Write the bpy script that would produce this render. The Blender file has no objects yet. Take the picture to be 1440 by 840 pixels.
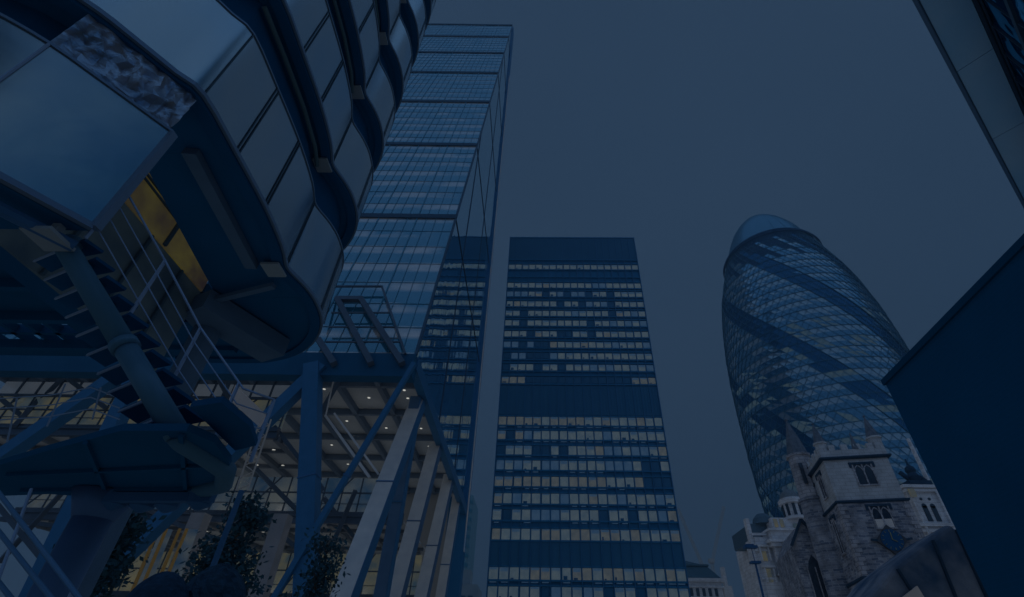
import bpy, bmesh, math, random
from mathutils import Vector, Matrix
random.seed(7)
sc = bpy.context.scene
COL = sc.collection
R = math.radians

# ---------------------------------------------------------------- camera
PX, PY, F = 757.0, 420.0, 684.8          # principal point and focal length in pixels of the 1440x840 photograph
Zd = Vector((12, 865, -F)).normalized()
Yd = Vector((-7, -542, -F)); Yd = (Yd - Zd * Yd.dot(Zd)).normalized()
Xd = Yd.cross(Zd)
M = Matrix((Xd, Yd, Zd))                 # camera -> world
EYE = Vector((0, 0, 1.6))
cd = bpy.data.cameras.new('camera')
cam = bpy.data.objects.new('camera', cd); COL.objects.link(cam)
cam.matrix_world = Matrix.Translation(EYE) @ M.to_4x4()
cd.sensor_fit = 'HORIZONTAL'; cd.sensor_width = 36
cd.lens = F / 1440 * 36
cd.shift_x = -(PX - 720) / 1440
cd.clip_start = 0.1; cd.clip_end = 3000
sc.camera = cam

# ---------------------------------------------------------------- world, sun, exposure
SUN_EL, SUN_AZ = 52.0, 178.0             # azimuth measured from +Y towards +X: the light comes from behind the camera
w = bpy.data.worlds.new('World'); sc.world = w; w.use_nodes = True
nt = w.node_tree; nt.nodes.clear()
out = nt.nodes.new('ShaderNodeOutputWorld'); bg = nt.nodes.new('ShaderNodeBackground')
sky = nt.nodes.new('ShaderNodeTexSky'); sky.sky_type = 'NISHITA'; sky.sun_disc = False
sky.sun_elevation = R(SUN_EL); sky.sun_rotation = R(SUN_AZ)
tcw = nt.nodes.new('ShaderNodeTexCoord'); nz = nt.nodes.new('ShaderNodeTexNoise')
nz.inputs['Scale'].default_value = 1.1; nz.inputs['Detail'].default_value = 3
rmp = nt.nodes.new('ShaderNodeValToRGB')
rmp.color_ramp.elements[0].position = .3; rmp.color_ramp.elements[0].color = (.236, .506, .965, 1)
rmp.color_ramp.elements[1].position = .72; rmp.color_ramp.elements[1].color = (.290, .582, 1.08, 1)
mx = nt.nodes.new('ShaderNodeMix'); mx.data_type = 'RGBA'; mx.inputs['Factor'].default_value = .006
nt.links.new(tcw.outputs['Generated'], nz.inputs['Vector'])
nt.links.new(nz.outputs['Fac'], rmp.inputs['Fac'])
nt.links.new(rmp.outputs['Color'], mx.inputs[6]); nt.links.new(sky.outputs['Color'], mx.inputs[7])
nt.links.new(mx.outputs[2], bg.inputs['Color']); bg.inputs['Strength'].default_value = .1
nt.links.new(bg.outputs[0], out.inputs['Surface'])
sl = bpy.data.lights.new('sun', 'SUN'); sl.energy = .36; sl.angle = R(112); sl.color = (.2, .5, 1)
so = bpy.data.objects.new('sun', sl); COL.objects.link(so); so.location = (0, -20, 60)
sd = Vector((math.sin(R(SUN_AZ)) * math.cos(R(SUN_EL)), math.cos(R(SUN_AZ)) * math.cos(R(SUN_EL)), math.sin(R(SUN_EL))))
so.rotation_euler = sd.to_track_quat('Z', 'Y').to_euler()
vs = sc.view_settings; vs.view_transform = 'Standard'; vs.look = 'None'; vs.exposure = 0; vs.gamma = 1
sc.cycles.max_bounces = 8; sc.cycles.diffuse_bounces = 4; sc.cycles.glossy_bounces = 4
sc.cycles.use_denoising = True
sc.cycles.use_fast_gi = True; sc.cycles.fast_gi_method = 'ADD'
w.light_settings.ao_factor = .07; w.light_settings.distance = 1.5
sc.cycles.sample_clamp_indirect = 2

# ---------------------------------------------------------------- helpers
def ray(x, y): return M @ Vector((x - PX, -(y - PY), -F)).normalized()
def aY(x, y, Y): d = ray(x, y); return EYE + d * (Y / d.y)
def aX(x, y, X): d = ray(x, y); return EYE + d * (X / d.x)
def aZ(x, y, Z): d = ray(x, y); return EYE + d * ((Z - 1.6) / d.z)

class MB:
    def __init__(s, T=None): s.v = []; s.f = []; s.m = []; s.T = T
    def add(s, vs, fs, m=0):
        n = len(s.v)
        s.v += [tuple(s.T(*p)) if s.T else tuple(p) for p in vs]
        s.f += [tuple(i + n for i in f) for f in fs]; s.m += [m] * len(fs)
    def quad(s, a, b, c, d, m=0): s.add([a, b, c, d], [(0, 1, 2, 3)], m)
    def box(s, x0, x1, y0, y1, z0, z1, m=0):
        s.add([(x, y, z) for z in (z0, z1) for y in (y0, y1) for x in (x0, x1)],
              [(0, 2, 3, 1), (4, 5, 7, 6), (0, 1, 5, 4), (2, 6, 7, 3), (0, 4, 6, 2), (1, 3, 7, 5)], m)
    def beam(s, p, q, wd, ht, m=0, up=(0, 0, 1)):
        p = Vector(p); q = Vector(q); d = (q - p).normalized(); u = Vector(up)
        if abs(d.dot(u)) > .97: u = Vector((1, 0, 0))
        a = d.cross(u).normalized() * wd / 2; b = a.cross(d).normalized() * ht / 2
        vs = [c + i * a + j * b for c in (p, q) for i, j in ((-1, -1), (1, -1), (1, 1), (-1, 1))]
        s.add(vs, [(3, 2, 1, 0), (4, 5, 6, 7), (0, 1, 5, 4), (1, 2, 6, 5), (2, 3, 7, 6), (3, 0, 4, 7)], m)
    def tube(s, pts, r, n=8, m=0):
        pts = [Vector(p) for p in pts]; vs = []; u = None
        rs = r if isinstance(r, (list, tuple)) else [r] * len(pts)
        for i, p in enumerate(pts):
            d = (pts[min(i + 1, len(pts) - 1)] - pts[max(i - 1, 0)]).normalized()
            if u is None: u = d.orthogonal().normalized()
            u = (u - d * u.dot(d)).normalized(); b = d.cross(u)
            vs += [p + (u * math.cos(t) + b * math.sin(t)) * rs[i] for t in [2 * math.pi * k / n for k in range(n)]]
        fs = [(i * n + k, i * n + (k + 1) % n, (i + 1) * n + (k + 1) % n, (i + 1) * n + k) for i in range(len(pts) - 1) for k in range(n)]
        fs += [tuple(reversed(range(n))), tuple(range((len(pts) - 1) * n, len(pts) * n))]
        s.add(vs, fs, m)
    def prism(s, poly, z0, z1, m=0, mtop=None):
        n = len(poly)
        s.add([(x, y, z0) for x, y in poly] + [(x, y, z1) for x, y in poly],
              [(i, (i + 1) % n, n + (i + 1) % n, n + i) for i in range(n)] + [tuple(reversed(range(n))), tuple(range(n, 2 * n))], m)
    def strip(s, line, z0, z1, m=0, th=0.05, smooth_skin=False):
        """a curved upright band of real thickness along a plan line"""
        o = offset(line, -th)
        n = len(line)
        vs = [(x, y, z0) for x, y in line] + [(x, y, z1) for x, y in line] + [(x, y, z0) for x, y in o] + [(x, y, z1) for x, y in o]
        fs = []
        for i in range(n - 1):
            fs += [(i, i + 1, n + i + 1, n + i), (2 * n + i, 3 * n + i, 3 * n + i + 1, 2 * n + i + 1),
                   (i, 2 * n + i, 2 * n + i + 1, i + 1), (n + i, n + i + 1, 3 * n + i + 1, 3 * n + i)]
        fs += [(0, n, 3 * n, 2 * n), (n - 1, 3 * n - 1, 4 * n - 1, 2 * n - 1)]
        if smooth_skin:
            fs = [f for f in fs if not (max(f) < 2 * n and min(f) < n and len(set(i // n for i in f)) == 2 and set(i // n for i in f) == {0, 1})]
            s.add(vs, fs, m)
            s.sm = getattr(s, 'sm', []) + list(range(len(s.f), len(s.f) + n - 1))
            s.add([(x, y, z0) for x, y in line] + [(x, y, z1) for x, y in line], [(i, i + 1, n + i + 1, n + i) for i in range(n - 1)], m)
        else: s.add(vs, fs, m)
    def lathe(s, prof, c, n=24, m=0):
        vs = [(c[0] + r * math.cos(2 * math.pi * k / n), c[1] + r * math.sin(2 * math.pi * k / n), z) for z, r in prof for k in range(n)]
        fs = [(i * n + k, i * n + (k + 1) % n, (i + 1) * n + (k + 1) % n, (i + 1) * n + k) for i in range(len(prof) - 1) for k in range(n)]
        fs += [tuple(reversed(range(n))), tuple(range((len(prof) - 1) * n, len(prof) * n))]
        s.add(vs, fs, m)
    def build(s, name, mats, parent=None, smooth=False, kind=None, label=None):
        mats = mats if isinstance(mats, (list, tuple)) else [mats]
        base = Vector(parent['_b']) if parent is not None else Vector((0, 0, 0))
        me = bpy.data.meshes.new(name)
        me.from_pydata([tuple(Vector(v) - base) for v in s.v], [], s.f)
        for m in mats: me.materials.append(m)
        me.polygons.foreach_set('material_index', s.m)
        if smooth: me.polygons.foreach_set('use_smooth', [True] * len(me.polygons))
        for i in getattr(s, 'sm', []): me.polygons[i].use_smooth = True
        me.update()
        bm = bmesh.new(); bm.from_mesh(me); bmesh.ops.recalc_face_normals(bm, faces=bm.faces); bm.to_mesh(me); bm.free()
        o = bpy.data.objects.new(name, me); COL.objects.link(o)
        if parent is not None:
            o.parent = parent; o['_b'] = tuple(base)
        else: o['_b'] = (0, 0, 0)
        if kind: o['kind'] = kind
        if label: o['label'] = label
        return o

def offset(line, d):
    """offset a plan polyline sideways by d (positive to the right of travel)"""
    r = []
    for i, p in enumerate(line):
        a = Vector(line[max(i - 1, 0)]); b = Vector(line[min(i + 1, len(line) - 1)])
        t = (b - a).normalized(); r.append((p[0] + t.y * d, p[1] - t.x * d))
    return r
def thing(name, label, cat, base=(0, 0, 0), group=None, kind=None):
    o = bpy.data.objects.new(name, None); COL.objects.link(o); o.location = base; o['_b'] = tuple(base)
    o.empty_display_size = .5
    o['label'] = label; o['category'] = cat
    if group: o['group'] = group
    if kind: o['kind'] = kind
    return o
def tag(o, label, cat, group=None, kind=None):
    o['label'] = label; o['category'] = cat
    if group: o['group'] = group
    if kind: o['kind'] = kind
    return o
def struct(o): o['kind'] = 'structure'; return o

# ---------------------------------------------------------------- materials
def mat(name, col, rough=.6, metal=0, col2=None, nscale=3, bump=0, bscale=20, spec=.5, stretch=None, coat=0, ior=None):
    m = bpy.data.materials.new(name); m.use_nodes = True; t = m.node_tree; b = t.nodes['Principled BSDF']
    b.inputs['Base Color'].default_value = (*col, 1); b.inputs['Roughness'].default_value = rough
    b.inputs['Metallic'].default_value = metal; b.inputs['Specular IOR Level'].default_value = spec
    b.inputs['Coat Weight'].default_value = coat
    tc = t.nodes.new('ShaderNodeTexCoord'); mp = t.nodes.new('ShaderNodeMapping')
    if stretch: mp.inputs['Scale'].default_value = stretch
    t.links.new(tc.outputs['Object'], mp.inputs['Vector'])
    if col2:
        n = t.nodes.new('ShaderNodeTexNoise'); n.inputs['Scale'].default_value = nscale; n.inputs['Detail'].default_value = 6
        r = t.nodes.new('ShaderNodeValToRGB'); r.color_ramp.elements[0].position = .35; r.color_ramp.elements[1].position = .68
        r.color_ramp.elements[0].color = (*col, 1); r.color_ramp.elements[1].color = (*col2, 1)
        t.links.new(mp.outputs[0], n.inputs['Vector']); t.links.new(n.outputs['Fac'], r.inputs[0]); t.links.new(r.outputs[0], b.inputs['Base Color'])
    if bump:
        n2 = t.nodes.new('ShaderNodeTexNoise'); n2.inputs['Scale'].default_value = bscale; n2.inputs['Detail'].default_value = 4
        bp = t.nodes.new('ShaderNodeBump'); bp.inputs['Strength'].default_value = bump; bp.inputs['Distance'].default_value = .05
        t.links.new(mp.outputs[0], n2.inputs['Vector']); t.links.new(n2.outputs['Fac'], bp.inputs['Height']); t.links.new(bp.outputs[0], b.inputs['Normal'])
    return m

def lit(name, col, strength, col2=None, nscale=1.5, stripes=0, gloss=.15):
    """a glazed opening with a lit room behind it"""
    m = bpy.data.materials.new(name); m.use_nodes = True; t = m.node_tree; b = t.nodes['Principled BSDF']
    b.inputs['Base Color'].default_value = (.03, .05, .08, 1); b.inputs['Roughness'].default_value = gloss
    b.inputs['Emission Strength'].default_value = strength
    tc = t.nodes.new('ShaderNodeTexCoord'); n = t.nodes.new('ShaderNodeTexNoise'); n.inputs['Scale'].default_value = nscale; n.inputs['Detail'].default_value = 5
    t.links.new(tc.outputs['Object'], n.inputs['Vector'])
    r = t.nodes.new('ShaderNodeValToRGB'); r.color_ramp.elements[0].position = .3; r.color_ramp.elements[1].position = .7
    c2 = col2 or tuple(c * .4 for c in col)
    r.color_ramp.elements[0].color = (*c2, 1); r.color_ramp.elements[1].color = (*col, 1)
    t.links.new(n.outputs['Fac'], r.inputs[0]); last = r.outputs[0]
    if stripes:
        wv = t.nodes.new('ShaderNodeTexWave'); wv.bands_direction = 'Z'; wv.inputs['Scale'].default_value = stripes
        wv.inputs['Distortion'].default_value = .4
        mr = t.nodes.new('ShaderNodeMapRange'); mr.inputs[3].default_value = .7; mr.inputs[4].default_value = 1
        ml = t.nodes.new('ShaderNodeMix'); ml.data_type = 'RGBA'; ml.blend_type = 'MULTIPLY'; ml.inputs['Factor'].default_value = 1
        t.links.new(tc.outputs['Object'], wv.inputs['Vector']); t.links.new(wv.outputs['Fac'], mr.inputs[0])
        t.links.new(last, ml.inputs[6]); t.links.new(mr.outputs[0], ml.inputs[7]); last = ml.outputs[2]
    t.links.new(last, b.inputs['Emission Color'])
    return m

def masonry(name, c1, c2, mortar, bw, bh, rough=.85, bump=.5, irregular=0, wear=.8):
    m = bpy.data.materials.new(name); m.use_nodes = True; t = m.node_tree; b = t.nodes['Principled BSDF']
    b.inputs['Roughness'].default_value = rough; b.inputs['Specular IOR Level'].default_value = .2
    g = t.nodes.new('ShaderNodeTexCoord'); sp = t.nodes.new('ShaderNodeSeparateXYZ'); ad = t.nodes.new('ShaderNodeMath')
    cb = t.nodes.new('ShaderNodeCombineXYZ'); t.links.new(g.outputs['Object'], sp.inputs[0])
    t.links.new(sp.outputs[0], ad.inputs[0]); t.links.new(sp.outputs[1], ad.inputs[1])
    t.links.new(ad.outputs[0], cb.inputs[0]); t.links.new(sp.outputs[2], cb.inputs[1])
    vec = cb.outputs[0]
    if irregular:
        nn = t.nodes.new('ShaderNodeTexNoise'); nn.inputs['Scale'].default_value = 1.3; nn.inputs['Detail'].default_value = 2
        vm = t.nodes.new('ShaderNodeVectorMath'); vm.operation = 'MULTIPLY_ADD'; vm.inputs[1].default_value = (irregular,) * 3
        t.links.new(g.outputs['Object'], nn.inputs['Vector']); t.links.new(nn.outputs['Color'], vm.inputs[0]); t.links.new(vec, vm.inputs[2]); vec = vm.outputs[0]
    br = t.nodes.new('ShaderNodeTexBrick'); t.links.new(vec, br.inputs['Vector'])
    br.inputs['Color1'].default_value = (*c1, 1); br.inputs['Color2'].default_value = (*c2, 1); br.inputs['Mortar'].default_value = (*mortar, 1)
    br.inputs['Scale'].default_value = 1; br.inputs['Brick Width'].default_value = bw; br.inputs['Row Height'].default_value = bh
    br.inputs['Mortar Size'].default_value = min(bw, bh) * .07
    n = t.nodes.new('ShaderNodeTexNoise'); n.inputs['Scale'].default_value = .9; n.inputs['Detail'].default_value = 8
    r = t.nodes.new('ShaderNodeValToRGB'); r.color_ramp.elements[0].position = .35; r.color_ramp.elements[1].position = .65
    r.color_ramp.elements[0].color = (.45, .45, .45, 1); r.color_ramp.elements[1].color = (1, 1, 1, 1)
    t.links.new(g.outputs['Object'], n.inputs['Vector']); t.links.new(n.outputs['Fac'], r.inputs[0])
    mx = t.nodes.new('ShaderNodeMix'); mx.data_type = 'RGBA'; mx.blend_type = 'MULTIPLY'; mx.inputs['Factor'].default_value = wear
    t.links.new(br.outputs['Color'], mx.inputs[6]); t.links.new(r.outputs[0], mx.inputs[7]); t.links.new(mx.outputs[2], b.inputs['Base Color'])
    bp = t.nodes.new('ShaderNodeBump'); bp.inputs['Strength'].default_value = bump; bp.inputs['Distance'].default_value = .04; bp.invert = True
    t.links.new(br.outputs['Fac'], bp.inputs['Height']); t.links.new(bp.outputs[0], b.inputs['Normal'])
    return m

def glassy(name, tint, diff, rough=.05, mixf=.75, bump=0, bscale=.3, stretch=(1, 1, 1)):
    """coated facade glass: a mirror-like layer over a dark tinted body"""
    m = bpy.data.materials.new(name); m.use_nodes = True; t = m.node_tree; t.nodes.clear()
    o = t.nodes.new('ShaderNodeOutputMaterial'); g = t.nodes.new('ShaderNodeBsdfGlossy'); d = t.nodes.new('ShaderNodeBsdfDiffuse')
    g.inputs['Color'].default_value = (*tint, 1); g.inputs['Roughness'].default_value = rough; d.inputs['Color'].default_value = (*diff, 1)
    x = t.nodes.new('ShaderNodeMixShader')
    fr = t.nodes.new('ShaderNodeLayerWeight'); fr.inputs['Blend'].default_value = .5
    mr = t.nodes.new('ShaderNodeMapRange'); mr.inputs[3].default_value = mixf; mr.inputs[4].default_value = 1
    t.links.new(fr.outputs['Facing'], mr.inputs[0]); t.links.new(mr.outputs[0], x.inputs[0])
    t.links.new(d.outputs[0], x.inputs[1]); t.links.new(g.outputs[0], x.inputs[2]); t.links.new(x.outputs[0], o.inputs['Surface'])
    tc = t.nodes.new('ShaderNodeTexCoord'); mp = t.nodes.new('ShaderNodeMapping'); mp.inputs['Scale'].default_value = stretch
    t.links.new(tc.outputs['Object'], mp.inputs[0])
    if bump:
        n = t.nodes.new('ShaderNodeTexNoise'); n.inputs['Scale'].default_value = bscale; n.inputs['Detail'].default_value = 2
        bp = t.nodes.new('ShaderNodeBump'); bp.inputs['Strength'].default_value = bump; bp.inputs['Distance'].default_value = 1
        t.links.new(mp.outputs[0], n.inputs['Vector']); t.links.new(n.outputs['Fac'], bp.inputs['Height'])
        t.links.new(bp.outputs[0], g.inputs['Normal'])
    return m, t, mp, g, d

dark = mat('dark_metal', (.03, .11, .27), .5, 0, (.02, .09, .23), 2)
black = mat('soot_metal', (.007, .074, .19), .75, 0, (.005, .068, .175), 2, spec=.1)
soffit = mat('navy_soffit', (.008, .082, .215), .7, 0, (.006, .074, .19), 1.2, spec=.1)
blue_steel = mat('blue_steel', (.02, .112, .26), .45, 0, (.016, .10, .23), 1.5, spec=.3)
pale_steel = mat('pale_steel', (.42, .45, .47), .5, 0, (.33, .37, .41), .8)
brown_steel = mat('brown_steel', (.06, .13, .24), .6, 0, (.045, .105, .20), 1, spec=.2)
steel = mat('brushed_stainless_steel', (.72, .69, .66), .26, 1, (.46, .60, .70), .55, .30, .55, stretch=(1, 1, .35))
steel_dull = mat('weathered_steel', (.60, .58, .54), .28, 1, (.34, .42, .48), .8, .30, .8)
rail = mat('rail_steel', (.20, .34, .56), .4, .3)
white_board = mat('white_board', (.62, .62, .62), .5, 0, (.5, .52, .55), 1.5)
asphalt = mat('asphalt', (.05, .05, .055), .9, 0, (.035, .035, .04), 2, .3, 40)
paving = masonry('paving', (.34, .33, .32), (.28, .28, .28), (.15, .15, .15), .9, .6)
paint_line = mat('road_paint', (.8, .65, .15), .7, 0, (.6, .5, .12), 5)
leaf = mat('leaf', (.02, .07, .10), .6, 0, (.012, .05, .085), 6, spec=.2)
bark = mat('bark', (.10, .08, .07), .9, 0, (.06, .05, .045), 8, .4, 30)

# ---------------------------------------------------------------- ground
g = MB(); g.quad((-420, -150, 0), (520, -150, 0), (520, 760, 0), (-420, 760, 0)); o = g.build('ground', paving); struct(o)
g = MB(); g.box(-1.5, 5.5, -12, 36, -.05, .004); g.box(-120, 160, 36, 43, -.05, .004); o = g.build('road', asphalt); struct(o)
g = MB(); g.box(-1.62, -1.5, -12, 36, 0, .12); g.box(5.5, 5.62, -12, 36, 0, .12); o = g.build('kerb', paving); struct(o)
g = MB()
for x in (-1.3, 5.1): g.box(x, x + .1, -12, 35.5, .004, .008); g.box(x + .18, x + .28, -12, 35.5, .004, .008)
o = g.build('road_marking', paint_line); struct(o)

# ================================================================ slab office tower in the middle
TW, TX, TY = 41.1, -9.7, 114.85
tu = Vector((1, -.013, 0)).normalized(); tv = Vector((-tu.y, tu.x, 0))
tower = thing('office_tower', 'tall dark slab office tower with rows of lit square windows, in the middle', 'office tower', (TX, TY, 0))
T1 = lambda a, b, c: Vector((TX, TY, 0)) + tu * a + tv * b + Vector((0, 0, c))
tw_body = mat('dark_blue_cladding', (.008, .135, .31), .55, 0, (.006, .115, .27), .15, spec=.3)
tw_fin = mat('tower_mullion', (.006, .10, .25), .6)
tw_band = mat('louvre_band', (.018, .12, .25), .6, 0, (.012, .10, .22), .1, spec=.3)
tw_glass = mat('unlit_window_glass', (.006, .10, .23), .25, 0, (.005, .08, .19), .4)
rows = [105.3, 97.7, 94.3, 90.5, 87.0, 83.5, 79.7, 76.1, 72.4, 68.8, 64.9, 53.3, 49.6, 45.8, 42.2, 38.4, 34.6, 31.1, 27.1, 19.6, 16.1, 12.4, 8.7]
b = MB(T1); b.box(0, TW, .3, 40, 0, 118.4); b.build('wall', tw_body, tower)
for za, zb in ((108.4, 118.6), (54.9, 63.1), (21.0, 25.6)):
    b = MB(T1); b.box(-.05, TW + .05, 0, .3, za, zb); b.build('louvre_band', tw_band, tower)
b = MB(T1)
NB = 19; bw = TW / NB
for i in range(NB + 1):
    x = i * bw
    b.box(x - .11, x + .11, -.28, .28, 0, 118.5)
for i in range(NB * 3):
    if i % 3: b.box(i * bw / 3 - .03, i * bw / 3 + .03, -.1, .02, 108.4, 118.5); b.box(i * bw / 3 - .03, i * bw / 3 + .03, -.1, .02, 54.9, 63)
b.build('mullion', tw_fin, tower)
b = MB(T1)
for z in rows: b.box(-.05, TW + .05, -.18, .3, z - 1.5, z - 1.14); b.box(-.05, TW + .05, -.1, .3, z + 1.15, z + 1.45)
for z in (108.2, 101.0, 118.3): b.box(-.08, TW + .08, -.2, .3, z - .25, z + .1)
b.build('spandrel', tw_body, tower)
W = {'a': lit('window_cool', (.056, .076, .086), 1, (.032, .052, .070), .7, 2.2), 'b': lit('window_warm', (.064, .070, .064), 1, (.036, .044, .048), .8, 2.5),
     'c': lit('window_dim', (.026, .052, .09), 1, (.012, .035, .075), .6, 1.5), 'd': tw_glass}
def pick(ri, i):
    p = random.random()
    if ri == 0: return 'a' if i > 2 or p < .6 else 'c'
    if ri in (10,): return 'b' if (i < 3 or (i > 13 and p < .6)) else 'd'
    if ri == 15: return ('b' if p < .6 else 'a') if i < 16 else 'd'
    if ri in (11, 18, 19): return 'b' if p < .5 else 'a'
    if ri in (7, 8) and (i < 4): return 'd' if p < .6 else 'c'
    return 'a' if p < .66 else 'b' if p < .72 else 'c' if p < .88 else 'd'
stuff = MB(T1); mats = [W[k] for k in 'abcd']; n_single = 0
order = [ri for ri in range(len(rows)) if rows[ri] > 15]
singles = set(sorted(order, key=lambda r: rows[r])[:5])
for ri, z in enumerate(rows):
    for i in range(NB):
        k = pick(ri, i); wd = random.choice((0, 0, 0, .12)); x0 = i * bw + .16 + wd; x1 = (i + 1) * bw - .16
        hh = .86 if rows[ri] > 60 else 1.08
        one = ri in singles
        m = MB(T1) if one else stuff
        m.box(x0, x1, .1, .26, z - hh, z + hh, 'abcd'.index(k))
        if k in 'ab':   # blind or desk clutter seen in the room
            if random.random() < .5: m.box(x0 + .1, x1 - .1, .06, .1, z + hh - random.uniform(.2, .8), z + hh - .02, 2)
            if random.random() < .25: m.box(x0 + .2, x0 + random.uniform(.5, 1.2), .06, .1, z - hh, z - hh + random.uniform(.2, .7), 3)
        if k in 'ab' and z < 60 and random.random() < .7: m.box(x0 + random.uniform(0, .5), x1 - random.uniform(0, .5), .02, .1, z - hh - .62, z - hh - .46, 2)  # pale glowing dashes stand in for reflections below the windows
        if one: m.build('window', mats, tower)
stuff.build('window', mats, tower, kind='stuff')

# ================================================================ wedge tower (slanting glass front) on the left
wedge = thing('wedge_tower', 'towering glass office building with slanting front and open steel legged atrium below', 'skyscraper', (-37, 60, 0))
S = 48 / 197.0; XR, XL = -13.2, -61.0; ZT = 229.2; YB = 95.0
yf = lambda z: 45 + S * (z - 29)
floors = [29.3, 59, 89, 118.2, 147.2, 174.3, 203.0, ZT]
gm, t, mp, g_, d_ = glassy('slanting_facade_glass', (.36, .50, .57), (.012, .125, .245), .08, .22, .10, .12)
# pale blinds and ceilings showing behind the glass, storey by storey
sep = t.nodes.new('ShaderNodeSeparateXYZ'); t.links.new(mp.outputs[0], sep.inputs[0])
ml = t.nodes.new('ShaderNodeMath'); ml.operation = 'MULTIPLY'; ml.inputs[1].default_value = 1 / 4.23
md = t.nodes.new('ShaderNodeMath'); md.operation = 'FRACT'
t.links.new(sep.outputs[2], ml.inputs[0]); t.links.new(ml.outputs[0], md.inputs[0])
rp = t.nodes.new('ShaderNodeValToRGB'); rp.color_ramp.elements[0].position = .48; rp.color_ramp.elements[0].color = (0, 0, 0, 1)
rp.color_ramp.elements[1].position = .62; rp.color_ramp.elements[1].color = (1, 1, 1, 1)
t.links.new(md.outputs[0], rp.inputs[0])
nn = t.nodes.new('ShaderNodeTexNoise'); nn.inputs['Scale'].default_value = .22; nn.inputs['Detail'].default_value = 3
mp2 = t.nodes.new('ShaderNodeMapping'); mp2.inputs['Scale'].default_value = (.6, .25, 1)
t.links.new(mp.outputs[0], mp2.inputs[0]); t.links.new(mp2.outputs[0], nn.inputs[0])
rn = t.nodes.new('ShaderNodeValToRGB'); rn.color_ramp.elements[0].position = .36; rn.color_ramp.elements[1].position = .56
t.links.new(nn.outputs['Fac'], rn.inputs[0])
mm = t.nodes.new('ShaderNodeMix'); mm.data_type = 'RGBA'; mm.blend_type = 'MULTIPLY'; mm.inputs['Factor'].default_value = 1
t.links.new(rp.outputs[0], mm.inputs[6]); t.links.new(rn.outputs[0], mm.inputs[7])
mc = t.nodes.new('ShaderNodeMix'); mc.data_type = 'RGBA'; mc.inputs[6].default_value = (.008, .15, .27, 1); mc.inputs[7].default_value = (.72, .66, .62, 1)
t.links.new(mm.outputs[2], mc.inputs[0]); t.links.new(mc.outputs[2], d_.inputs['Color'])
frontglass = gm
gm2 = glassy('side_facade_glass', (.82, .94, .98), (.05, .12, .2), .02, .82, .05, .35, (1, 1, .25))[0]
b = MB(); b.quad((XL, yf(29.3), 29.3), (XR, yf(29.3), 29.3), (XR, yf(ZT), ZT), (XL, yf(ZT), ZT)); b.build('slanting_glass_front', frontglass, wedge)
b = MB(); b.add([(XR, yf(29.3), 29.3), (XR, YB, 26.5), (XR, YB, ZT), (XR, yf(ZT), ZT)], [(0, 1, 2, 3)])
b.add([(XL, yf(29.3), 29.3), (XL, YB, 29.3), (XL, YB, ZT), (XL, yf(ZT), ZT)], [(0, 1, 2, 3)])
b.build('side_glass', gm2, wedge)
mull = mat('facade_mullion', (.03, .17, .29), .4); mull2 = mat('storey_band', (.02, .055, .11), .5)
b = MB()
def slant(x, z, out_=0): return (x, yf(z) - out_, z + out_ * S)
nb = 32
for i in range(nb + 1):
    x = XR + (XL - XR) * i / nb; big = i % 4 == 0
    b.beam(slant(x, 29.3, .06), slant(x, ZT, .06), .16 if big else .05, .1 if big else .05, up=(0, -1, 0))
for z0, z1 in zip(floors, floors[1:]):
    for k in range(1, 7):
        z = z0 + (z1 - z0) * k / 7; b.beam(slant(XR, z, .05), slant(XL, z, .05), .05, .06)
b.build('mullion', mull, wedge)
for z in floors[1:]:
    b = MB(); b.beam(slant(XR + .05, z, .12), slant(XL, z, .12), .4, .85); b.build('storey_band', mull2, wedge)
b = MB()                                           # side face: storey joints, raking joints, dark rear core edge
for z in floors[1:-1]: b.beam((XR + .04, yf(z), z), (XR + .04, YB, z - .5), .12, .16)
b.beam((XR + .04, yf(29.3), 29.3), (XR + .04, yf(ZT), ZT), .3, .3)
for y in (62, 79): b.beam((XR + .04, y, 28), (XR + .04, y, min(ZT, 29 + (y - 45) / S)), .12, .12)
b.build('side_joint', mull2, wedge)
b = MB(); b.box(XR - 9, XR + .45, YB, YB + 3.4, 0, ZT + 1.5); b.build('rear_core', mat('core_blue', (.008, .11, .27), .5), wedge)
b = MB()
core_y = lit('core_lamp_strip', (.05, .045, .035), 1, (.012, .03, .06), .25)
b.box(XR + .45, XR + .55, YB + .8, YB + 2.0, 20, ZT - 40); b.build('core_window_strip', core_y, wedge)
# east ceiling edge of the open base and its beams
b = MB(); b.box(XL, XR + .3, 44.2, 45.6, 26.2, 28.9); b.build('front_edge_beam', mat('edge_beam', (.008, .075, .17), .7, 0, (.006, .065, .15), .6, spec=.2), wedge)
b = MB(); b.beam((XR, 45, 28.2), (XR, YB, 26.6), .9, 1.5); b.build('side_edge_beam', blue_steel, wedge)
ceil_m = mat('ceiling_board', (.30, .34, .38), .8, 0, (.24, .28, .32), .35)
b = MB(); b.box(XL, XR - .2, 45.6, YB, 29.0, 29.25); b.build('ceiling', ceil_m, wedge)
b = MB()
for i in range(11):
    x = XR - .3 - i * 4.78; b.beam((x, 45.6, 28.6), (x, YB, 28.6), .55, .8)
for y in (50.5, 58, 66, 74, 82, 90): b.beam((XL, y, 28.55), (XR, y, 28.55), .45, .7)
b.build('ceiling_beam', mat('ceiling_beam', (.07, .11, .17), .6), wedge)
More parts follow.
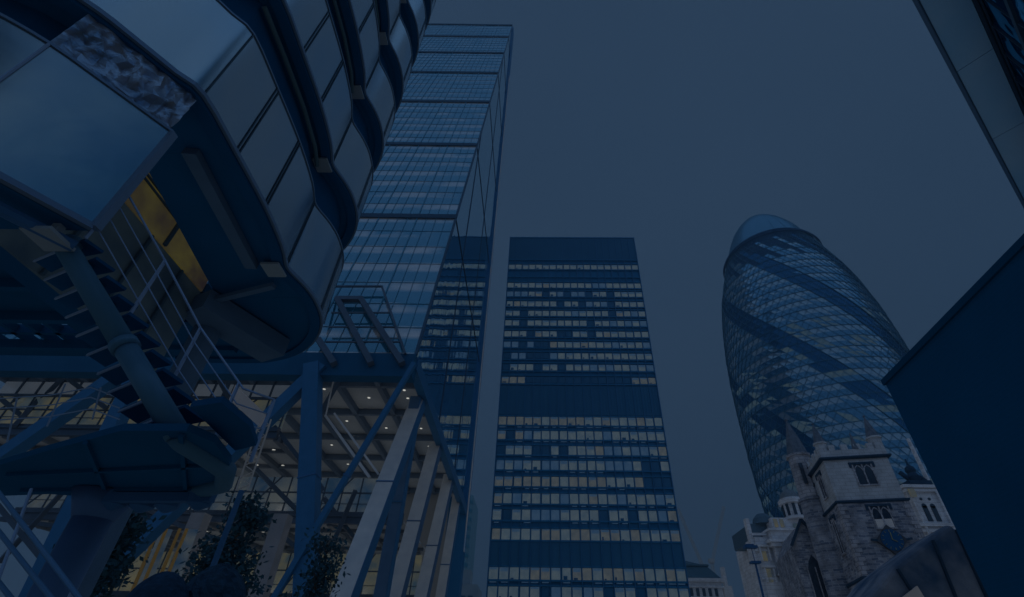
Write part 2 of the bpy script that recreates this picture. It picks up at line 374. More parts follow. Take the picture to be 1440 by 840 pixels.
# decks: slab with timber ceiling below, glazed lit front above
floor_edge = mat('deck_edge', (.05, .085, .14), .55, 0, (.035, .06, .1), .5)
def litglass(name, c1, c2): return lit(name, c1, 1, c2, .45, 0, .2)
lg_warm = litglass('atrium_glazing_warm', (.070, .062, .030), (.012, .024, .034))
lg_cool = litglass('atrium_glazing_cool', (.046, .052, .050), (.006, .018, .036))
lg_sky = litglass('atrium_glazing_pale', (.038, .045, .055), (.026, .034, .045))
def deck(x0, x1, y0, y1, z, h, gy, gx0, gx1, gz1, gm_, name_beams=True):
    b = MB(); b.box(x0, x1, y0, y0 + .5, z, z + h); b.box(x0, x1, y0 - .25, y0, z + h * .55, z + h * .7); b.build('deck_edge', floor_edge, wedge)
    b = MB(); b.box(x0, x1, y0 + .5, y1, z + .35, z + .6); b.build('deck_ceiling', ceil_m, wedge)
    b = MB(); x = x0 + 1
    while x < x1: b.box(x - .3, x + .3, y0 + .5, y1, z - .15, z + .35); x += 3.6
    y = y0 + 4
    while y < y1: b.box(x0, x1, y, y + .35, z - .05, z + .34); y += 5
    b.build('deck_beam', mat('deck_beam', (.09, .12, .16), .6), wedge)
    if gm_:
        b = MB(); b.box(gx0, gx1, gy, gy + .1, z + h, gz1); b.build('atrium_glazing', gm_, wedge)
        b = MB(); x = gx0
        while x < gx1:
            b.box(x - .07, x + .07, gy - .14, gy - .02, z + h, gz1); x += 2.2
        k = 0
        x = gx0
        while x < gx1 - 4:
            b.beam((x, gy - .3, z + h), (x + 3.2, gy - .3, gz1), .14, .14) if k % 2 == 0 else None; x += 4.4; k += 1
        b.box(gx0, gx1, gy - .16, gy - .02, z + h + (gz1 - z - h) * .55, z + h + (gz1 - z - h) * .55 + .16)
        b.box(gx0, gx1, gy - .3, gy - .2, z + h + 1.05, z + h + 1.12)
        b.build('glazing_bar', floor_edge, wedge)
deck(XL, -27.5, 49.5, 63, 21.6, 1.2, 50.5, XL, -27.8, 26.4, lg_warm)
b = MB(); b.box(XL, -27.8, 50.3, 50.42, 26.6, 29.0); b.build('clerestory', lg_sky, wedge)
b = MB(); b.box(XL, -27.8, 50.1, 50.28, 26.3, 26.6)
for i in range(15): b.box(-28 - i * 2.2 - .08, -28 - i * 2.2 + .08, 50.1, 50.28, 26.6, 29)
b.build('glazing_bar', floor_edge, wedge)
deck(XL, -15.5, 60.5, 78, 15.9, 1.3, 61.5, XL, -16, 21.4, lg_cool)
deck(XL, -15.5, 76, 92, 9.6, 1.2, 77, XL, -16, 15.8, lg_warm)
deck(XL, -15.5, 84, 92, 4.2, .8, 85, XL, -16, 9.4, lg_cool)
b = MB(); b.box(XL, -15.5, 91, 91.4, 0, 29); b.build('atrium_back_wall', mat('atrium_wall', (.2, .22, .24), .7), wedge)
# downlights of the atrium ceilings
dl_m = lit('downlight_lens', (.5, .5, .46), 1, (.45, .45, .4), 1)
bez = MB(); bez.lathe([(0, .22), (.08, .22)], (0, 0), 12)
def downlight(x, y, z):
    b = MB(); b.lathe([(z - .06, .2), (z - .02, .24)], (x, y), 12, 0); b.lathe([(z - .10, .17), (z - .062, .17)], (x, y), 12, 1)
    o = b.build('downlight', [pale_steel, dl_m], wedge)
for i in range(1, 5):
    for y in (52.5, 54.6, 61.5, 63.6, 70, 78):
        if (i + int(y)) % 3: downlight(XR - .3 - 4.78 * i + 2.4, y, 29.0)
for x in (-36, -32.5, -29.4): downlight(x, 53.5, 21.9); downlight(x - 1, 58.5, 21.9)
for x in (-48, -41, -34, -27, -20): downlight(x, 66, 16.2)
for x in (-44, -35, -26): downlight(x, 70, 16.2)
# a few real lamps so the atrium glows
for i, (x, y, z, e) in enumerate([(-22, 57, 25, 300), (-33, 56, 19, 260), (-24, 72, 23, 300), (-45, 56, 19, 260), (-26, 68, 12, 320), (-40, 68, 12, 320), (-30, 82, 6, 250)]):
    l = bpy.data.lights.new('atrium_lamp', 'POINT'); l.energy = e * .08; l.color = (1, .9, .78); l.shadow_soft_size = .6
    lo = bpy.data.objects.new('atrium_lamp', l); COL.objects.link(lo); lo.location = (x, y, z)
    lo.parent = wedge; lo.location = Vector((x, y, z)) - Vector(wedge['_b'])
# legs and braces
def leg(p, q, wd, ht, m, up=(0, 1, 0), name='leg', m2=None):
    b = MB(); b.beam(p, q, wd, ht, 0, up)
    d = (Vector(q) - Vector(p)); b.beam(Vector(p) + d * .42, Vector(p) + d * .424, wd + .12, ht + .12, 1, up)
    if m2:
        b.beam(Vector(p) + Vector((wd / 2 + .02, 0, 0)), Vector(q) + Vector((wd / 2 + .02, 0, 0)), .05, ht * .96, 1, up)  # darker strip paints in the shade on the leg's side face
    return b.build(name, [m, m2 or dark], wedge)
def ext(a, b_, z=0):
    d = b_ - a; return a + d * ((z - a.z) / d.z)
side = [((588, 566), (484, 840), 1.5, 1.5, pale_steel, blue_steel), ((577, 609), (536, 840), 1.1, 1.3, brown_steel, blue_steel),
        ((611, 634), (556, 840), 1.5, 1.6, pale_steel, brown_steel), ((628, 686), (593, 840), 1.5, 1.6, pale_steel, brown_steel),
        ((641, 711), (620, 840), 1.4, 1.6, pale_steel, blue_steel)]
for a, q, wd, ht, m1, m2 in side:
    pa = aX(*a, -13.9); pb = aX(*q, -13.9); top = ext(pb, pa, 27.2); leg(top, ext(pa, pb), wd, ht, m1, (0, 1, 0), m2=m2)
front = [((440, 530), (430, 840), 1.5, 1.5), ((436, 532), (120, 835), 1.15, 1.2), ((436, 532), (262, 700), 1.1, 1.1),
         ((150, 540), (0, 645), 1.15, 1.2), ((155, 610), (66, 800), 1.25, 1.3), ((582, 512), (470, 700), .45, .5)]
for a, q, wd, ht in front[:2] + front[3:]:
    pa = aY(*a, 44.4 if wd > .5 else 43.6); pb = aY(*q, 44.4 if wd > .5 else 43.6); top = ext(pb, pa, 27.4); leg(top, ext(pa, pb), wd, ht, blue_steel, (0, 1, 0))
b = MB()
for (x0_, y0_), (x1_, y1_), Yp in (((60, 505), (150, 575), 47), ((210, 520), (150, 600), 47), ((300, 520), (345, 600), 48), ((20, 600), (75, 540), 49), ((-20, 690), (70, 800), 52), ((90, 690), (0, 790), 53),
                                  ((385, 600), (455, 690), 50), ((330, 520), (300, 590), 48), ((230, 730), (360, 780), 58), ((380, 740), (440, 790), 60), ((455, 700), (500, 760), 60), ((0, 730), (120, 745), 56), ((100, 520), (30, 590), 49), ((0, 560), (60, 610), 49.2), ((270, 540), (235, 620), 48.5), ((170, 700), (300, 760), 59), ((400, 560), (350, 640), 49), ((360, 660), (420, 720), 57), ((480, 530), (440, 600), 48), ((500, 690), (470, 760), 58)):
    b = MB(); b.beam(aY(x0_, y0_, Yp), aY(x1_, y1_, Yp + 3), .42, .42); b.build('bracing', floor_edge, wedge)
# projecting frame over the front edge
b = MB()
def sp(x, y, o_=.9):
    d = ray(x, y); k = (44.0 - S * 29 + S * 1.6 - o_) / (d.y - S * d.z) if False else None
    # intersection with the slanted plane y = 45 + S (z - 29) - o_
    k = (45 + S * (1.6 - 29) - o_) / (d.y - S * d.z); return EYE + d * k
for p, q, wd in [((474, 420), (522, 512), .62), ((507, 420), (566, 512), .62), ((470, 403), (537, 403), .22), ((537, 403), (570, 498), .25),
                 ((472, 421), (510, 421), .6), ((470, 403), (455, 455), .2), ((448, 478), (470, 512), .62)]:
    b.beam(sp(*p), sp(*q), wd, wd, up=(0, -1, .2))
for y in (440, 460, 481): b.beam(sp(466 - (y - 440) * .2, y), sp(550 + (y - 440) * .35, y), .16, .16, up=(0, -1, .2))
b.build('projecting_frame', floor_edge, wedge)
# raking ladder strut and hanger under the ceiling
b = MB(); p = aY(458, 585, 47); q = aY(520, 672, 47)
b.beam(p, q, .3, .25); b.beam(p + Vector((.8, 0, .3)), q + Vector((.8, 0, .3)), .16, .2); b.beam(p, aY(470, 530, 47), .12, .12)
b.build('hanging_strut', pale_steel, wedge)

# ================================================================ rounded glass tower (right)
GX, GY = 104.0, 160.0
gk = thing('bullet_tower', 'tall rounded bullet shaped glass tower with diagonal lattice and dark spiral bands', 'skyscraper', (GX, GY, 0))
P = [(0, 25.2), (20, 27.6), (45, 29.6), (68, 30.4), (90, 30.2), (110, 28.8), (130, 25.6), (143, 21.8), (150, 19.6), (156, 17.4), (162, 15.2), (168, 12.2), (173, 8.6), (176.6, 4.8), (178.2, 1.2)]
def grad(z):
    for (z0, r0), (z1, r1) in zip(P, P[1:]):
        if z <= z1:
            i = [p[0] for p in P].index(z0); t_ = (z - z0) / (z1 - z0)
            m0 = (P[min(i + 1, len(P) - 1)][1] - P[max(i - 1, 0)][1]) / max(1e-6, P[min(i + 1, len(P) - 1)][0] - P[max(i - 1, 0)][0])
            j = i + 1; m1 = (P[min(j + 1, len(P) - 1)][1] - P[max(j - 1, 0)][1]) / max(1e-6, P[min(j + 1, len(P) - 1)][0] - P[max(j - 1, 0)][0])
            h = z1 - z0
            return max(.1, (2 * t_**3 - 3 * t_**2 + 1) * r0 + (t_**3 - 2 * t_**2 + t_) * h * m0 + (-2 * t_**3 + 3 * t_**2) * r1 + (t_**3 - t_**2) * h * m1)
    return .1
gg_pale = glassy('bullet_glass_pale', (.50, .62, .68), (.22, .30, .38), .08, .38, .06, .4)[0]
gg_mid = glassy('bullet_glass_mid', (.26, .46, .60), (.03, .13, .24), .08, .4, .06, .4)[0]
gg_dark = glassy('bullet_glass_dark', (.06, .20, .36), (.006, .07, .17), .1, .25, .05, .4)[0]
gg_lit = lit('bullet_glass_lit', (.026, .040, .045), 1, (.010, .028, .05), .5)
gg_cap = glassy('bullet_cap_glass', (.26, .42, .52), (.03, .13, .24), .3, .35)[0]
NA, FH = 72, 4.15 / 2; NR = 72                 # two rows a storey: clear vision band over a bluer spandrel band
zs = [j * FH for j in range(NR + 1)]
bands = MB(); shell = MB(); lat = MB(); ring = MB()
def gpt(i, j, o_=0):
    z = zs[min(j, NR)]; a = 2 * math.pi * (i - j * .6) / NA; r = grad(z) + o_; return Vector((GX + r * math.cos(a), GY + r * math.sin(a), z))
rr = random.Random(3)
lit_blobs = {}
for j in range(NR):
    for i in range(NA):
        s_ = (i + 1) % 12      # six dark bands winding up to the left
        dk = s_ < 3.0
        low_ = j % 2 == 0
        a, b_, c, d = gpt(i, j), gpt(i + 1, j), gpt(i, j + 1), gpt(i + 1, j + 1)
        v = lit_blobs.setdefault((i // 2, j // 2, dk), rr.random())
        for tri in ((a, b_, c), (b_, d, c)):
            if j > 70 - (i % 4) * 2.2: q = 4
            elif dk:
                q = 2
                if j < 44 and v > .70: q = 3 if not low_ else 1
                elif rr.random() < .02: q = 1
            else:
                q = 1 if low_ else (0 if v < .72 else 1)
                if v > .86 and j < 50 and rr.random() < .5: q = 3
                if rr.random() < .07: q = 1 - q if q < 2 else 0
            (bands if dk else shell).add([tuple(x) for x in tri], [(0, 1, 2)], q)
        if j % 2 == 0:
            edge = s_ in (0, 3)
            lat.beam(gpt(i, j, .06), gpt(i, j + 2, .06), .45 if edge else .15, .12)
            e1 = gpt(i + 2.4, j + 2, .06)
            lat.beam(gpt(i, j, .06), e1, .15, .1)
            ring.beam(gpt(i, j, .1), gpt(i + 1, j, .1), .12, .16)
pb_ = mat('plant_band', (.008, .05, .13), .6, spec=.2)
shell.build('glass_shell', [gg_pale, gg_mid, gg_dark, gg_lit, pb_], gk)
bands.build('spiral_glass_band', [gg_pale, gg_mid, gg_dark, gg_lit, pb_], gk)
lat.build('lattice', mat('lattice_paint', (.02, .11, .20), .45), gk)
ring.build('floor_ring', mat('ring_paint', (.02, .11, .20), .45), gk)
zc = zs[NR]
b = MB(); b.lathe([(zc - .2, grad(zc) - .6), (zc + 2.8, grad(zc + 2.8) - .7)], (GX, GY), 72); b.build('recessed_plant_band', pb_, gk)
b = MB()
for z, o_ in ((zc + 3.2, .3), (zc + 2.0, .8), (zc + .6, 1.0)):
    for i in range(72):
        a0, a1 = 2 * math.pi * i / 72, 2 * math.pi * (i + 1) / 72; r = grad(z) + o_
        b.beam((GX + r * math.cos(a0), GY + r * math.sin(a0), z), (GX + r * math.cos(a1), GY + r * math.sin(a1), z), .5, .5)
b.build('gantry_ring', pb_, gk)
b = MB(); b.lathe([(z, grad(z)) for z in [zc + 3.0 + k * (178.2 - zc - 3.0) / 16 for k in range(17)]], (GX, GY), 48); b.build('dome_cap', gg_cap, gk, smooth=True)
b = MB()
for i in range(24):
    a0 = 2 * math.pi * i / 24
    pts = [(GX + (grad(z) + .03) * math.cos(a0), GY + (grad(z) + .03) * math.sin(a0), z) for z in [zc + 3.0 + k * (177.6 - zc - 3.0) / 10 for k in range(11)]]
    for p, q in zip(pts, pts[1:]): b.beam(p, q, .1, .08)
b.build('cap_rib', mull, gk)

# ================================================================ old church with square tower
CA = Vector((32.4, 54.4, 0)); cu = Vector((6.8, -1.4, 0)).normalized(); cv = Vector((-cu.y, cu.x, 0))
TC = lambda a, b, c: CA + cu * a + cv * b + Vector((0, 0, c))
ch = thing('stone_church', 'old rubble stone church with square pinnacled tower and blue clock', 'church', tuple(CA))
ashlar = masonry('smooth_ashlar', (.42, .49, .57), (.39, .46, .54), (.31, .36, .42), .9, .38, bump=.15, wear=.45)
rubble = masonry('rubble_stone', (.33, .38, .47), (.10, .15, .24), (.36, .41, .50), .55, .24, bump=.8, irregular=.25)
quoin = masonry('pale_quoin', (.40, .44, .52), (.32, .36, .44), (.18, .21, .27), .6, .4, bump=.4)
lead = mat('slate', (.025, .06, .11), .8, 0, (.015, .045, .09), 2, spec=.2)
glassdark = mat('leaded_glass', (.015, .03, .055), .2, 0, (.03, .05, .08), 3)
TWd = 6.9
spire_m = mat('weathered_spire', (.13, .17, .23), .85, 0, (.07, .11, .16), 2.5, .4, 8, spec=.1)
b = MB(TC); b.box(.12, TWd - .12, .12, 6.4, 17.4, 22.0); b.build('upper_tower_wall', ashlar, ch)
b = MB(TC); b.box(0, TWd, 0, 6.6, 0, 17.3); b.build('lower_tower_wall', rubble, ch)
b = MB(TC)
b2 = MB(TC)
for k in range(43):
    z = k * .4; w_ = .75 if k % 2 else .45
    b.box(-.05, w_, -.05, .3, z, z + .39); b.box(-.05, .3, .3, .3 + 1.1 - w_, z, z + .39); b2.box(TWd - w_, TWd + .05, -.05, .3, z, z + .39)
b.build('quoin', quoin, ch); b2.build('quoin', quoin, ch)
for z, o_ in ((17.3, .16), (22.0, .25), (10.2, .14)):
    b = MB(TC); b.box(-o_, TWd + o_, -o_, 6.6 + o_, z - .09, z + .09); b.box(-o_ * .5, TWd + o_ * .5, -o_ * .5, 6.6, z - .2, z - .09)
    b.build('string_course', lead, ch)
b = MB(TC)
b.box(.0, TWd, 0, .35, 22.12, 22.9); b.box(0, .35, .35, 6.5, 22.12, 22.9); b.box(TWd - .35, TWd, .35, 6.5, 22.12, 22.9); b.box(.35, TWd - .35, 6.1, 6.5, 22.12, 22.9)
for k in range(4): x = 1.1 + k * 1.35; b.box(x, x + .65, 0, .35, 22.9, 23.5); b.box(0, .35, x, x + .65, 22.9, 23.5)
b.build('parapet', ashlar, ch)
def pinnacle(a, c, z0, h1, h2, r):
    b = MB(); p = TC(a, c, 0); b.lathe([(z0, r), (z0 + h1, r), (z0 + h1 + .02, r * 1.22), (z0 + h1 + .2, r * 1.22)], (p.x, p.y), 8)
    o = b.build('pinnacle', ashlar, ch)
    b = MB(); b.lathe([(z0 + h1 + .2, r * 1.05), (z0 + h1 + .2 + h2 * .5, r * .55), (z0 + h1 + h2, r * .1), (z0 + h1 + h2 + .1, r * .22), (z0 + h1 + h2 + .3, r * .05)], (p.x, p.y), 8)
    b.build('spirelet', spire_m, o)
pinnacle(.55, .6, 22.1, 1.7, 2.5, .62); pinnacle(TWd - .5, .6, 22.1, 2.0, 2.7, .68); pinnacle(TWd - .6, 6, 22.1, 1.7, 2.5, .6)
b = MB(TC); b.lathe([(22.9, .1), (23.6, .1), (23.9, .3), (24.3, .12), (24.9, .03)], (3.6, .3), 8) if False else None
p = TC(4.0, .2, 0); b2 = MB(); b2.lathe([(22.9, .32), (23.6, .22), (24.4, .12), (24.9, .03)], (p.x, p.y), 8); b2.build('finial', spire_m, ch)
# octagonal stair turret on the far left corner
p = TC(-.3, 6.9, 0); b = MB(); b.lathe([(0, 1.55), (19.2, 1.5), (19.25, 1.65), (19.5, 1.65)], (p.x, p.y), 8); tr = b.build('stair_turret', rubble, ch)
b = MB(); b.lathe([(19.5, 1.35), (24.6, 1.3), (24.65, 1.5), (24.9, 1.5)], (p.x, p.y), 8); b.build('turret_top', quoin, tr)
b = MB(); b.lathe([(24.9, 1.3), (26.6, .95), (28.4, .45), (29.6, .12), (29.8, .25), (30.1, .05)], (p.x, p.y), 8); b.build('turret_spire', spire_m, tr)
b = MB()
for k in range(3): b.beam((p.x - .2 + .2, p.y - 1.4, 20.6 + k * 1.1), (p.x + .3, p.y - 1.4, 21.3 + k * 1.1), .35, .14)
b.box(p.x - .9, p.x - .5, p.y - 1.36, p.y - 1.2, 21, 23.5); b.build('slit', glassdark, tr)
def gwindow(a0, a1, z0, z1, face='f', lit_low=False):
    b = MB(TC); f = (lambda a, c, z: (a, c, z)) if face == 'f' else (lambda a, c, z: (c, a, z))
    def bx(x0, x1, y0, y1, q0, q1, m):
        if face == 'f': b.box(x0, x1, y0, y1, q0, q1, m)
        else: b.box(y0, y1, x0, x1, q0, q1, m)
    off = .12 if z0 > 17.4 else 0
    bx(a0 - .2, a1 + .2, off - .12, off + .1, z1, z1 + .22, 1); bx(a0 - .34, a0 - .14, off - .14, off + .08, z1 - .35, z1 + .22, 1); bx(a1 + .14, a1 + .34, off - .14, off + .08, z1 - .35, z1 + .22, 1)
    for x in (a0 - .08, (a0 + a1) / 2 - .07, a1 - .06): bx(x, x + .14, off - .08, off + .05, z0, z1, 2)
    bx(a0 - .1, a1 + .1, off - .14, off + .05, z0 - .15, z0, 2)
    w1 = (a1 - a0) / 2
    for k in (0, 1):                                    # pointed heads and tracery
        c0 = a0 + w1 * (k + .5)
        for s_ in (-1, 1):
            P_ = [(c0 + s_ * w1 * .45, z1 - .75), (c0 + s_ * w1 * .33, z1 - .38), (c0, z1 - .1)]
            for q0, q1 in zip(P_, P_[1:]):
                pa, pb = ((q0[0], off - .04, q0[1]), (q1[0], off - .04, q1[1])) if face == 'f' else ((off - .04, q0[0], q0[1]), (off - .04, q1[0], q1[1]))
                pa, pb = TC(*pa), TC(*pb); T_ = b.T; b.T = None; b.beam(pa, pb, .09, .1, 2); b.T = T_
    bx(a0, a1, off - .02, off + .03, z0 + (.0), z1, 0)
    if lit_low: bx(a0 + .1, a1 - .1, off - .035, off - .02, z0 + .02, z0 + (z1 - z0) * .4, 3)
    b.build('traceried_window', [glassdark, lead, quoin, white_board], ch)
gwindow(2.9, 4.8, 19.0, 21.2); gwindow(2.9, 4.7, 14.6, 16.7, lit_low=True)
gwindow(2.4, 3.7, 18.6, 21.2, 'l'); gwindow(2.4, 3.6, 12.9, 16.4, 'l')
# lozenge clock on the tower
ck = MB(TC); cx_, cz_ = 3.75, 13.4; r = 1.45
ck.add([(cx_ - r, -.28, cz_), (cx_, -.28, cz_ - r), (cx_ + r, -.28, cz_), (cx_, -.28, cz_ + r), (cx_ - r, 0, cz_), (cx_, 0, cz_ - r), (cx_ + r, 0, cz_), (cx_, 0, cz_ + r)],
       [(0, 1, 2, 3), (0, 4, 5, 1), (1, 5, 6, 2), (2, 6, 7, 3), (3, 7, 4, 0)], 0)
clock = ck.build('clock', [mat('clock_surround', (.05, .06, .08), .5)], ch)
fc = MB(TC)
def disc(b, c, r, y0, y1, m, n=28):
    vs = [(c[0] + r * math.cos(2 * math.pi * k / n), y, c[1] + r * math.sin(2 * math.pi * k / n)) for y in (y0, y1) for k in range(n)]
    b.add(vs, [tuple(range(n)), tuple(range(n, 2 * n))] + [(k, (k + 1) % n, n + (k + 1) % n, n + k) for k in range(n)], m)
disc(fc, (cx_, cz_), 1.0, -.34, -.28, 0); fc.build('clock_face', mat('clock_blue', (.008, .07, .19), .4), clock)
gold = mat('gilding', (.65, .5, .2), .35, .7)
fc = MB(TC)
for k in range(12):
    a = k * math.pi / 6; p0 = (cx_ + .74 * math.cos(a), -.36, cz_ + .74 * math.sin(a)); p1 = (cx_ + .92 * math.cos(a), -.36, cz_ + .92 * math.sin(a))
    A_, B_ = TC(*p0), TC(*p1); fc.T = None; fc.beam(A_, B_, .06, .04); fc.T = TC
fc.build('hour_mark', gold, clock)
fc = MB(); fc.beam(TC(cx_, -.39, cz_), TC(cx_ + .05, -.39, cz_ + .7), .07, .04); fc.beam(TC(cx_, -.41, cz_), TC(cx_ + .4, -.41, cz_ - .2), .09, .04); fc.build('clock_hand', gold, clock)
b = MB(); b.beam(TC(cx_ - 1.9, -.2, cz_ + .1), TC(cx_ - 1.3, -.2, cz_), .18, .18); b.beam(TC(cx_ + 1.3, -.2, cz_), TC(cx_ + 1.9, -.2, cz_ + .1), .18, .18)
b.beam(TC(cx_ - .2, -.2, cz_ - 1.5), TC(cx_ + .1, -.5, cz_ - 2.1), .14, .14); b.beam(TC(cx_ + .1, -.5, cz_ - 2.1), TC(cx_ + .8, -.2, cz_ - 2.3), .12, .12); b.build('clock_bracket', lead, clock)
# nave to the left with pitched gable and arched window
b = MB(TC); b.box(-3.4, -.02, 9, 20, 0, 15.0)
b.add([(-3.4, 9, 15), (-.02, 9, 15), (-1.7, 9, 17.6), (-3.4, 20, 15), (-.02, 20, 15), (-1.7, 20, 17.6)], [(0, 1, 2), (3, 5, 4), (0, 2, 5, 3), (1, 4, 5, 2)])
b.build('nave_wall', rubble, ch)
b = MB(TC)
b.beam(TC(-3.6, 8.9, 14.9), TC(-1.7, 8.9, 17.8), .3, .3) if False else None
T_ = b.T; b.T = None; b.beam(TC(-3.6, 8.8, 14.9), TC(-1.7, 8.8, 17.8), .35, .3); b.beam(TC(-1.7, 8.8, 17.8), TC(.1, 8.8, 14.9), .35, .3); b.T = T_
b.build('gable_coping', lead, ch)
b = MB(TC); arch = [(-2.6, 5), (-2.6, 12), (-2.2, 13.2), (-1.7, 13.9), (-1.2, 13.2), (-.8, 12), (-.8, 5)]
b.add([(x, 8.94, z) for x, z in arch] + [(x, 9.1, z) for x, z in arch], [tuple(range(7)), tuple(range(7, 14))] + [(k, (k + 1) % 7, 7 + (k + 1) % 7, 7 + k) for k in range(7)], 0)
for x in (-2.62, -1.75, -.85): b.box(x, x + .12, 8.85, 8.94, 5, 12.6, 1)
b.build('arched_window', [glassdark, quoin], ch)

# ================================================================ white stone building with round turret behind the church
bq = thing('white_stone_building', 'ornate white stone building with small domed turret and oval window, left of church tower', 'building', (34, 75, 0))
wst = masonry('portland_stone', (.58, .65, .74), (.53, .60, .69), (.42, .47, .55), 1.4, .5, bump=.12, wear=.4)
def BQ(px, py, Y=75): return aY(px, py, Y)
x0 = 31.4; x1 = 43
b = MB(); b.box(x0 + 2.2, x1, 75, 90, 0, 19.2); b.build('wall', wst, bq)
b = MB(); b.box(x0 + .2, x0 + 2.2, 76.2, 80, 0, 18.6); b.box(x0 - .3, x0 + .2, 76.6, 77.6, 0, 21.2)
b.build('side_wing', wst, bq)
b = MB()
for z, o_, h in ((17.6, .7, .4), (17.1, .4, .5), (19.2, .25, .3), (13.6, .25, .25)): b.box(x0 + 2.2 - o_, x1, 75 - o_, 75.3, z, z + h); b.box(x0 + 2.2 - o_, x0 + 2.2, 75.3, 80, z, z + h); b.box(x0 - .1, x0 + 2.3 - o_, 76.2 - o_ * .6, 76.4, z - .4, z - .4 + h)
b.build('cornice', wst, bq)
b = MB(); b.box(x0 + 3.2, x1, 76, 88, 19.5, 21.2); b.build('attic', wst, bq)
b = MB(); b.box(x0 + .6, x0 + 3.2, 78, 86, 18.6, 20.8); b.lathe([(20.8, 1.6), (21.6, 1.4), (22.2, .8), (22.4, .1)], (x0 + 3.0, 78.4), 16); b.build('lead_roof', mat('lead_blue', (.06, .12, .18), .6), bq)
b = MB()
for k in range(3): b.box(x0 + 3.5 + k * .9, x0 + 4.0 + k * .9, 75.9, 76.0, 19.9, 21.0) if k < 2 else b.box(x0 + 6.2, x0 + 6.9, 75.9, 76.0, 19.6, 20.4)
b.build('attic_window', lg_warm, bq)
tx, ty = 38.6, 76.6
b = MB(); b.lathe([(21.0, 1.75), (21.3, 1.75), (21.32, 1.45), (23.2, 1.45), (23.22, 1.8), (23.7, 1.85), (23.75, 1.6), (24.0, 1.6)], (tx, ty), 24); t_ = b.build('round_turret', wst, bq)
b = MB(); b.lathe([(24.0, 1.5), (24.6, 1.3), (25.1, .85), (25.4, .3), (25.5, .1), (26.1, .06)], (tx, ty), 24); b.build('dome', mat('lead_dome', (.12, .16, .2), .5), t_, smooth=False)
b = MB()
for k in range(10):
    a = 2 * math.pi * k / 10; b.beam((tx + 1.47 * math.cos(a), ty + 1.47 * math.sin(a), 21.5), (tx + 1.47 * math.cos(a), ty + 1.47 * math.sin(a), 23.1), .42, .08, up=(math.cos(a), math.sin(a), 0))
b.build('turret_window', glassdark, t_)
b = MB(); disc(b, (36.1, 16.1), .55, 74.93, 75.02, 1); disc(b, (36.1, 16.1), .42, 74.88, 74.94, 0); b.box(36.06, 36.14, 74.84, 74.88, 15.7, 16.5, 1); b.box(35.7, 36.5, 74.84, 74.88, 16.06, 16.14, 1)
b.build('oval_window', [lg_warm, lead], bq)
b = MB(); b.box(36.0, 37.7, 74.93, 75.02, 8, 13.2); b.build('tall_door', glassdark, bq)
for z in (10.4, 14.0, 16.6):
    b = MB(); b.box(x0 + .7, x0 + 1.3, 76.1, 76.18, z - 1.1, z + .5, 1)
    b.box(x0 + .3, x0 + .5, 75.7, 76.2, z - 1.2, z + .6, 0); b.box(x0 + 1.5, x0 + 1.7, 75.7, 76.2, z - 1.2, z + .6, 0); b.box(x0 + .1, x0 + 1.9, 75.6, 76.2, z + .6, z + .9, 0)
    b.build('side_window', [wst, lg_warm], bq)
b = MB()
for xx in (x0 + 2.5, x0 + 3.6): b = MB(); b.lathe([(6, .28), (13.2, .24), (13.3, .36), (13.6, .38)], (xx, 74.7), 12); b.build('column', wst, bq)

# ================================================================ white facade right of the church with arches and statue
rf = thing('arcaded_facade', 'pale stone facade with paired arched windows right of the church tower', 'building', (46, 60, 0))
b = MB(); b.box(44.6, 56, 60, 70, 0, 20.6); b.build('wall', wst, rf)
b = MB()
for z, o_ in ((20.6, .5), (20.2, .3), (16.3, .4), (15.7, .25)): b.box(44.6 - o_, 56, 60 - o_, 60.02, z, z + .35); b.box(44.6 - o_, 44.6, 60.02, 70, z, z + .35)
b.build('cornice', wst, rf)
for xx in (45.9, 46.9, 49.2, 50.2):
    b = MB(); b.box(xx - .28, xx + .28, 59.93, 60.02, 16.9, 18.6); disc(b, (xx, 18.6), .28, 59.93, 60.02, 0, 16); disc(b, (xx, 19.4), .16, 59.93, 60.02, 0, 12)
    b.build('arched_window', glassdark, rf)
b = MB(); b.box(47.9, 48.2, 59.7, 60, 0, 20.2); b.box(44.7, 45.0, 59.7, 60, 0, 20.2); b.lathe([(22.0, .25), (27.5, .22)], (49.0, 61.5), 10); b.build('pilaster', wst, rf)
b = MB(); b.box(45.6, 48.4, 60.2, 62, 20.95, 21.7); b.lathe([(21.7, .55), (22.3, .75), (22.8, .45), (23.1, .6), (23.5, .5), (23.8, .15), (24.6, .06)], (47.0, 61), 14)
b.beam((46.3, 61, 22.1), (45.5, 61, 22.9), .35, .4); b.beam((47.6, 61, 22.4), (48.3, 61, 21.8), .4, .4); b.build('roof_sculpture', lead, rf)
b = MB(); b.box(44.5, 45.2, 59.4, 59.6, 19.5, 20.4); b.build('lamp_box', lg_warm, rf)

nb_ = thing('added_dark_block', 'dark block added out of view behind the camera for the steel panels to reflect', 'building', (0, -22, 0))  # added, unseen: only gives the steel panels something dark to reflect
b = MB(); b.box(-9, 7, -34, -12.5, 0, 21); b.build('wall', masonry('dark_render', (.02, .06, .13), (.018, .055, .12), (.015, .05, .11), 2, .9, bump=.1), nb_)
b = MB()
for k in range(6):
    for i in range(6): b.box(-8.6 + i * 2.6, -7.2 + i * 2.6, -12.52, -12.45, 1.5 + k * 3.3, 3.5 + k * 3.3)
b.build('window', tw_glass, nb_)

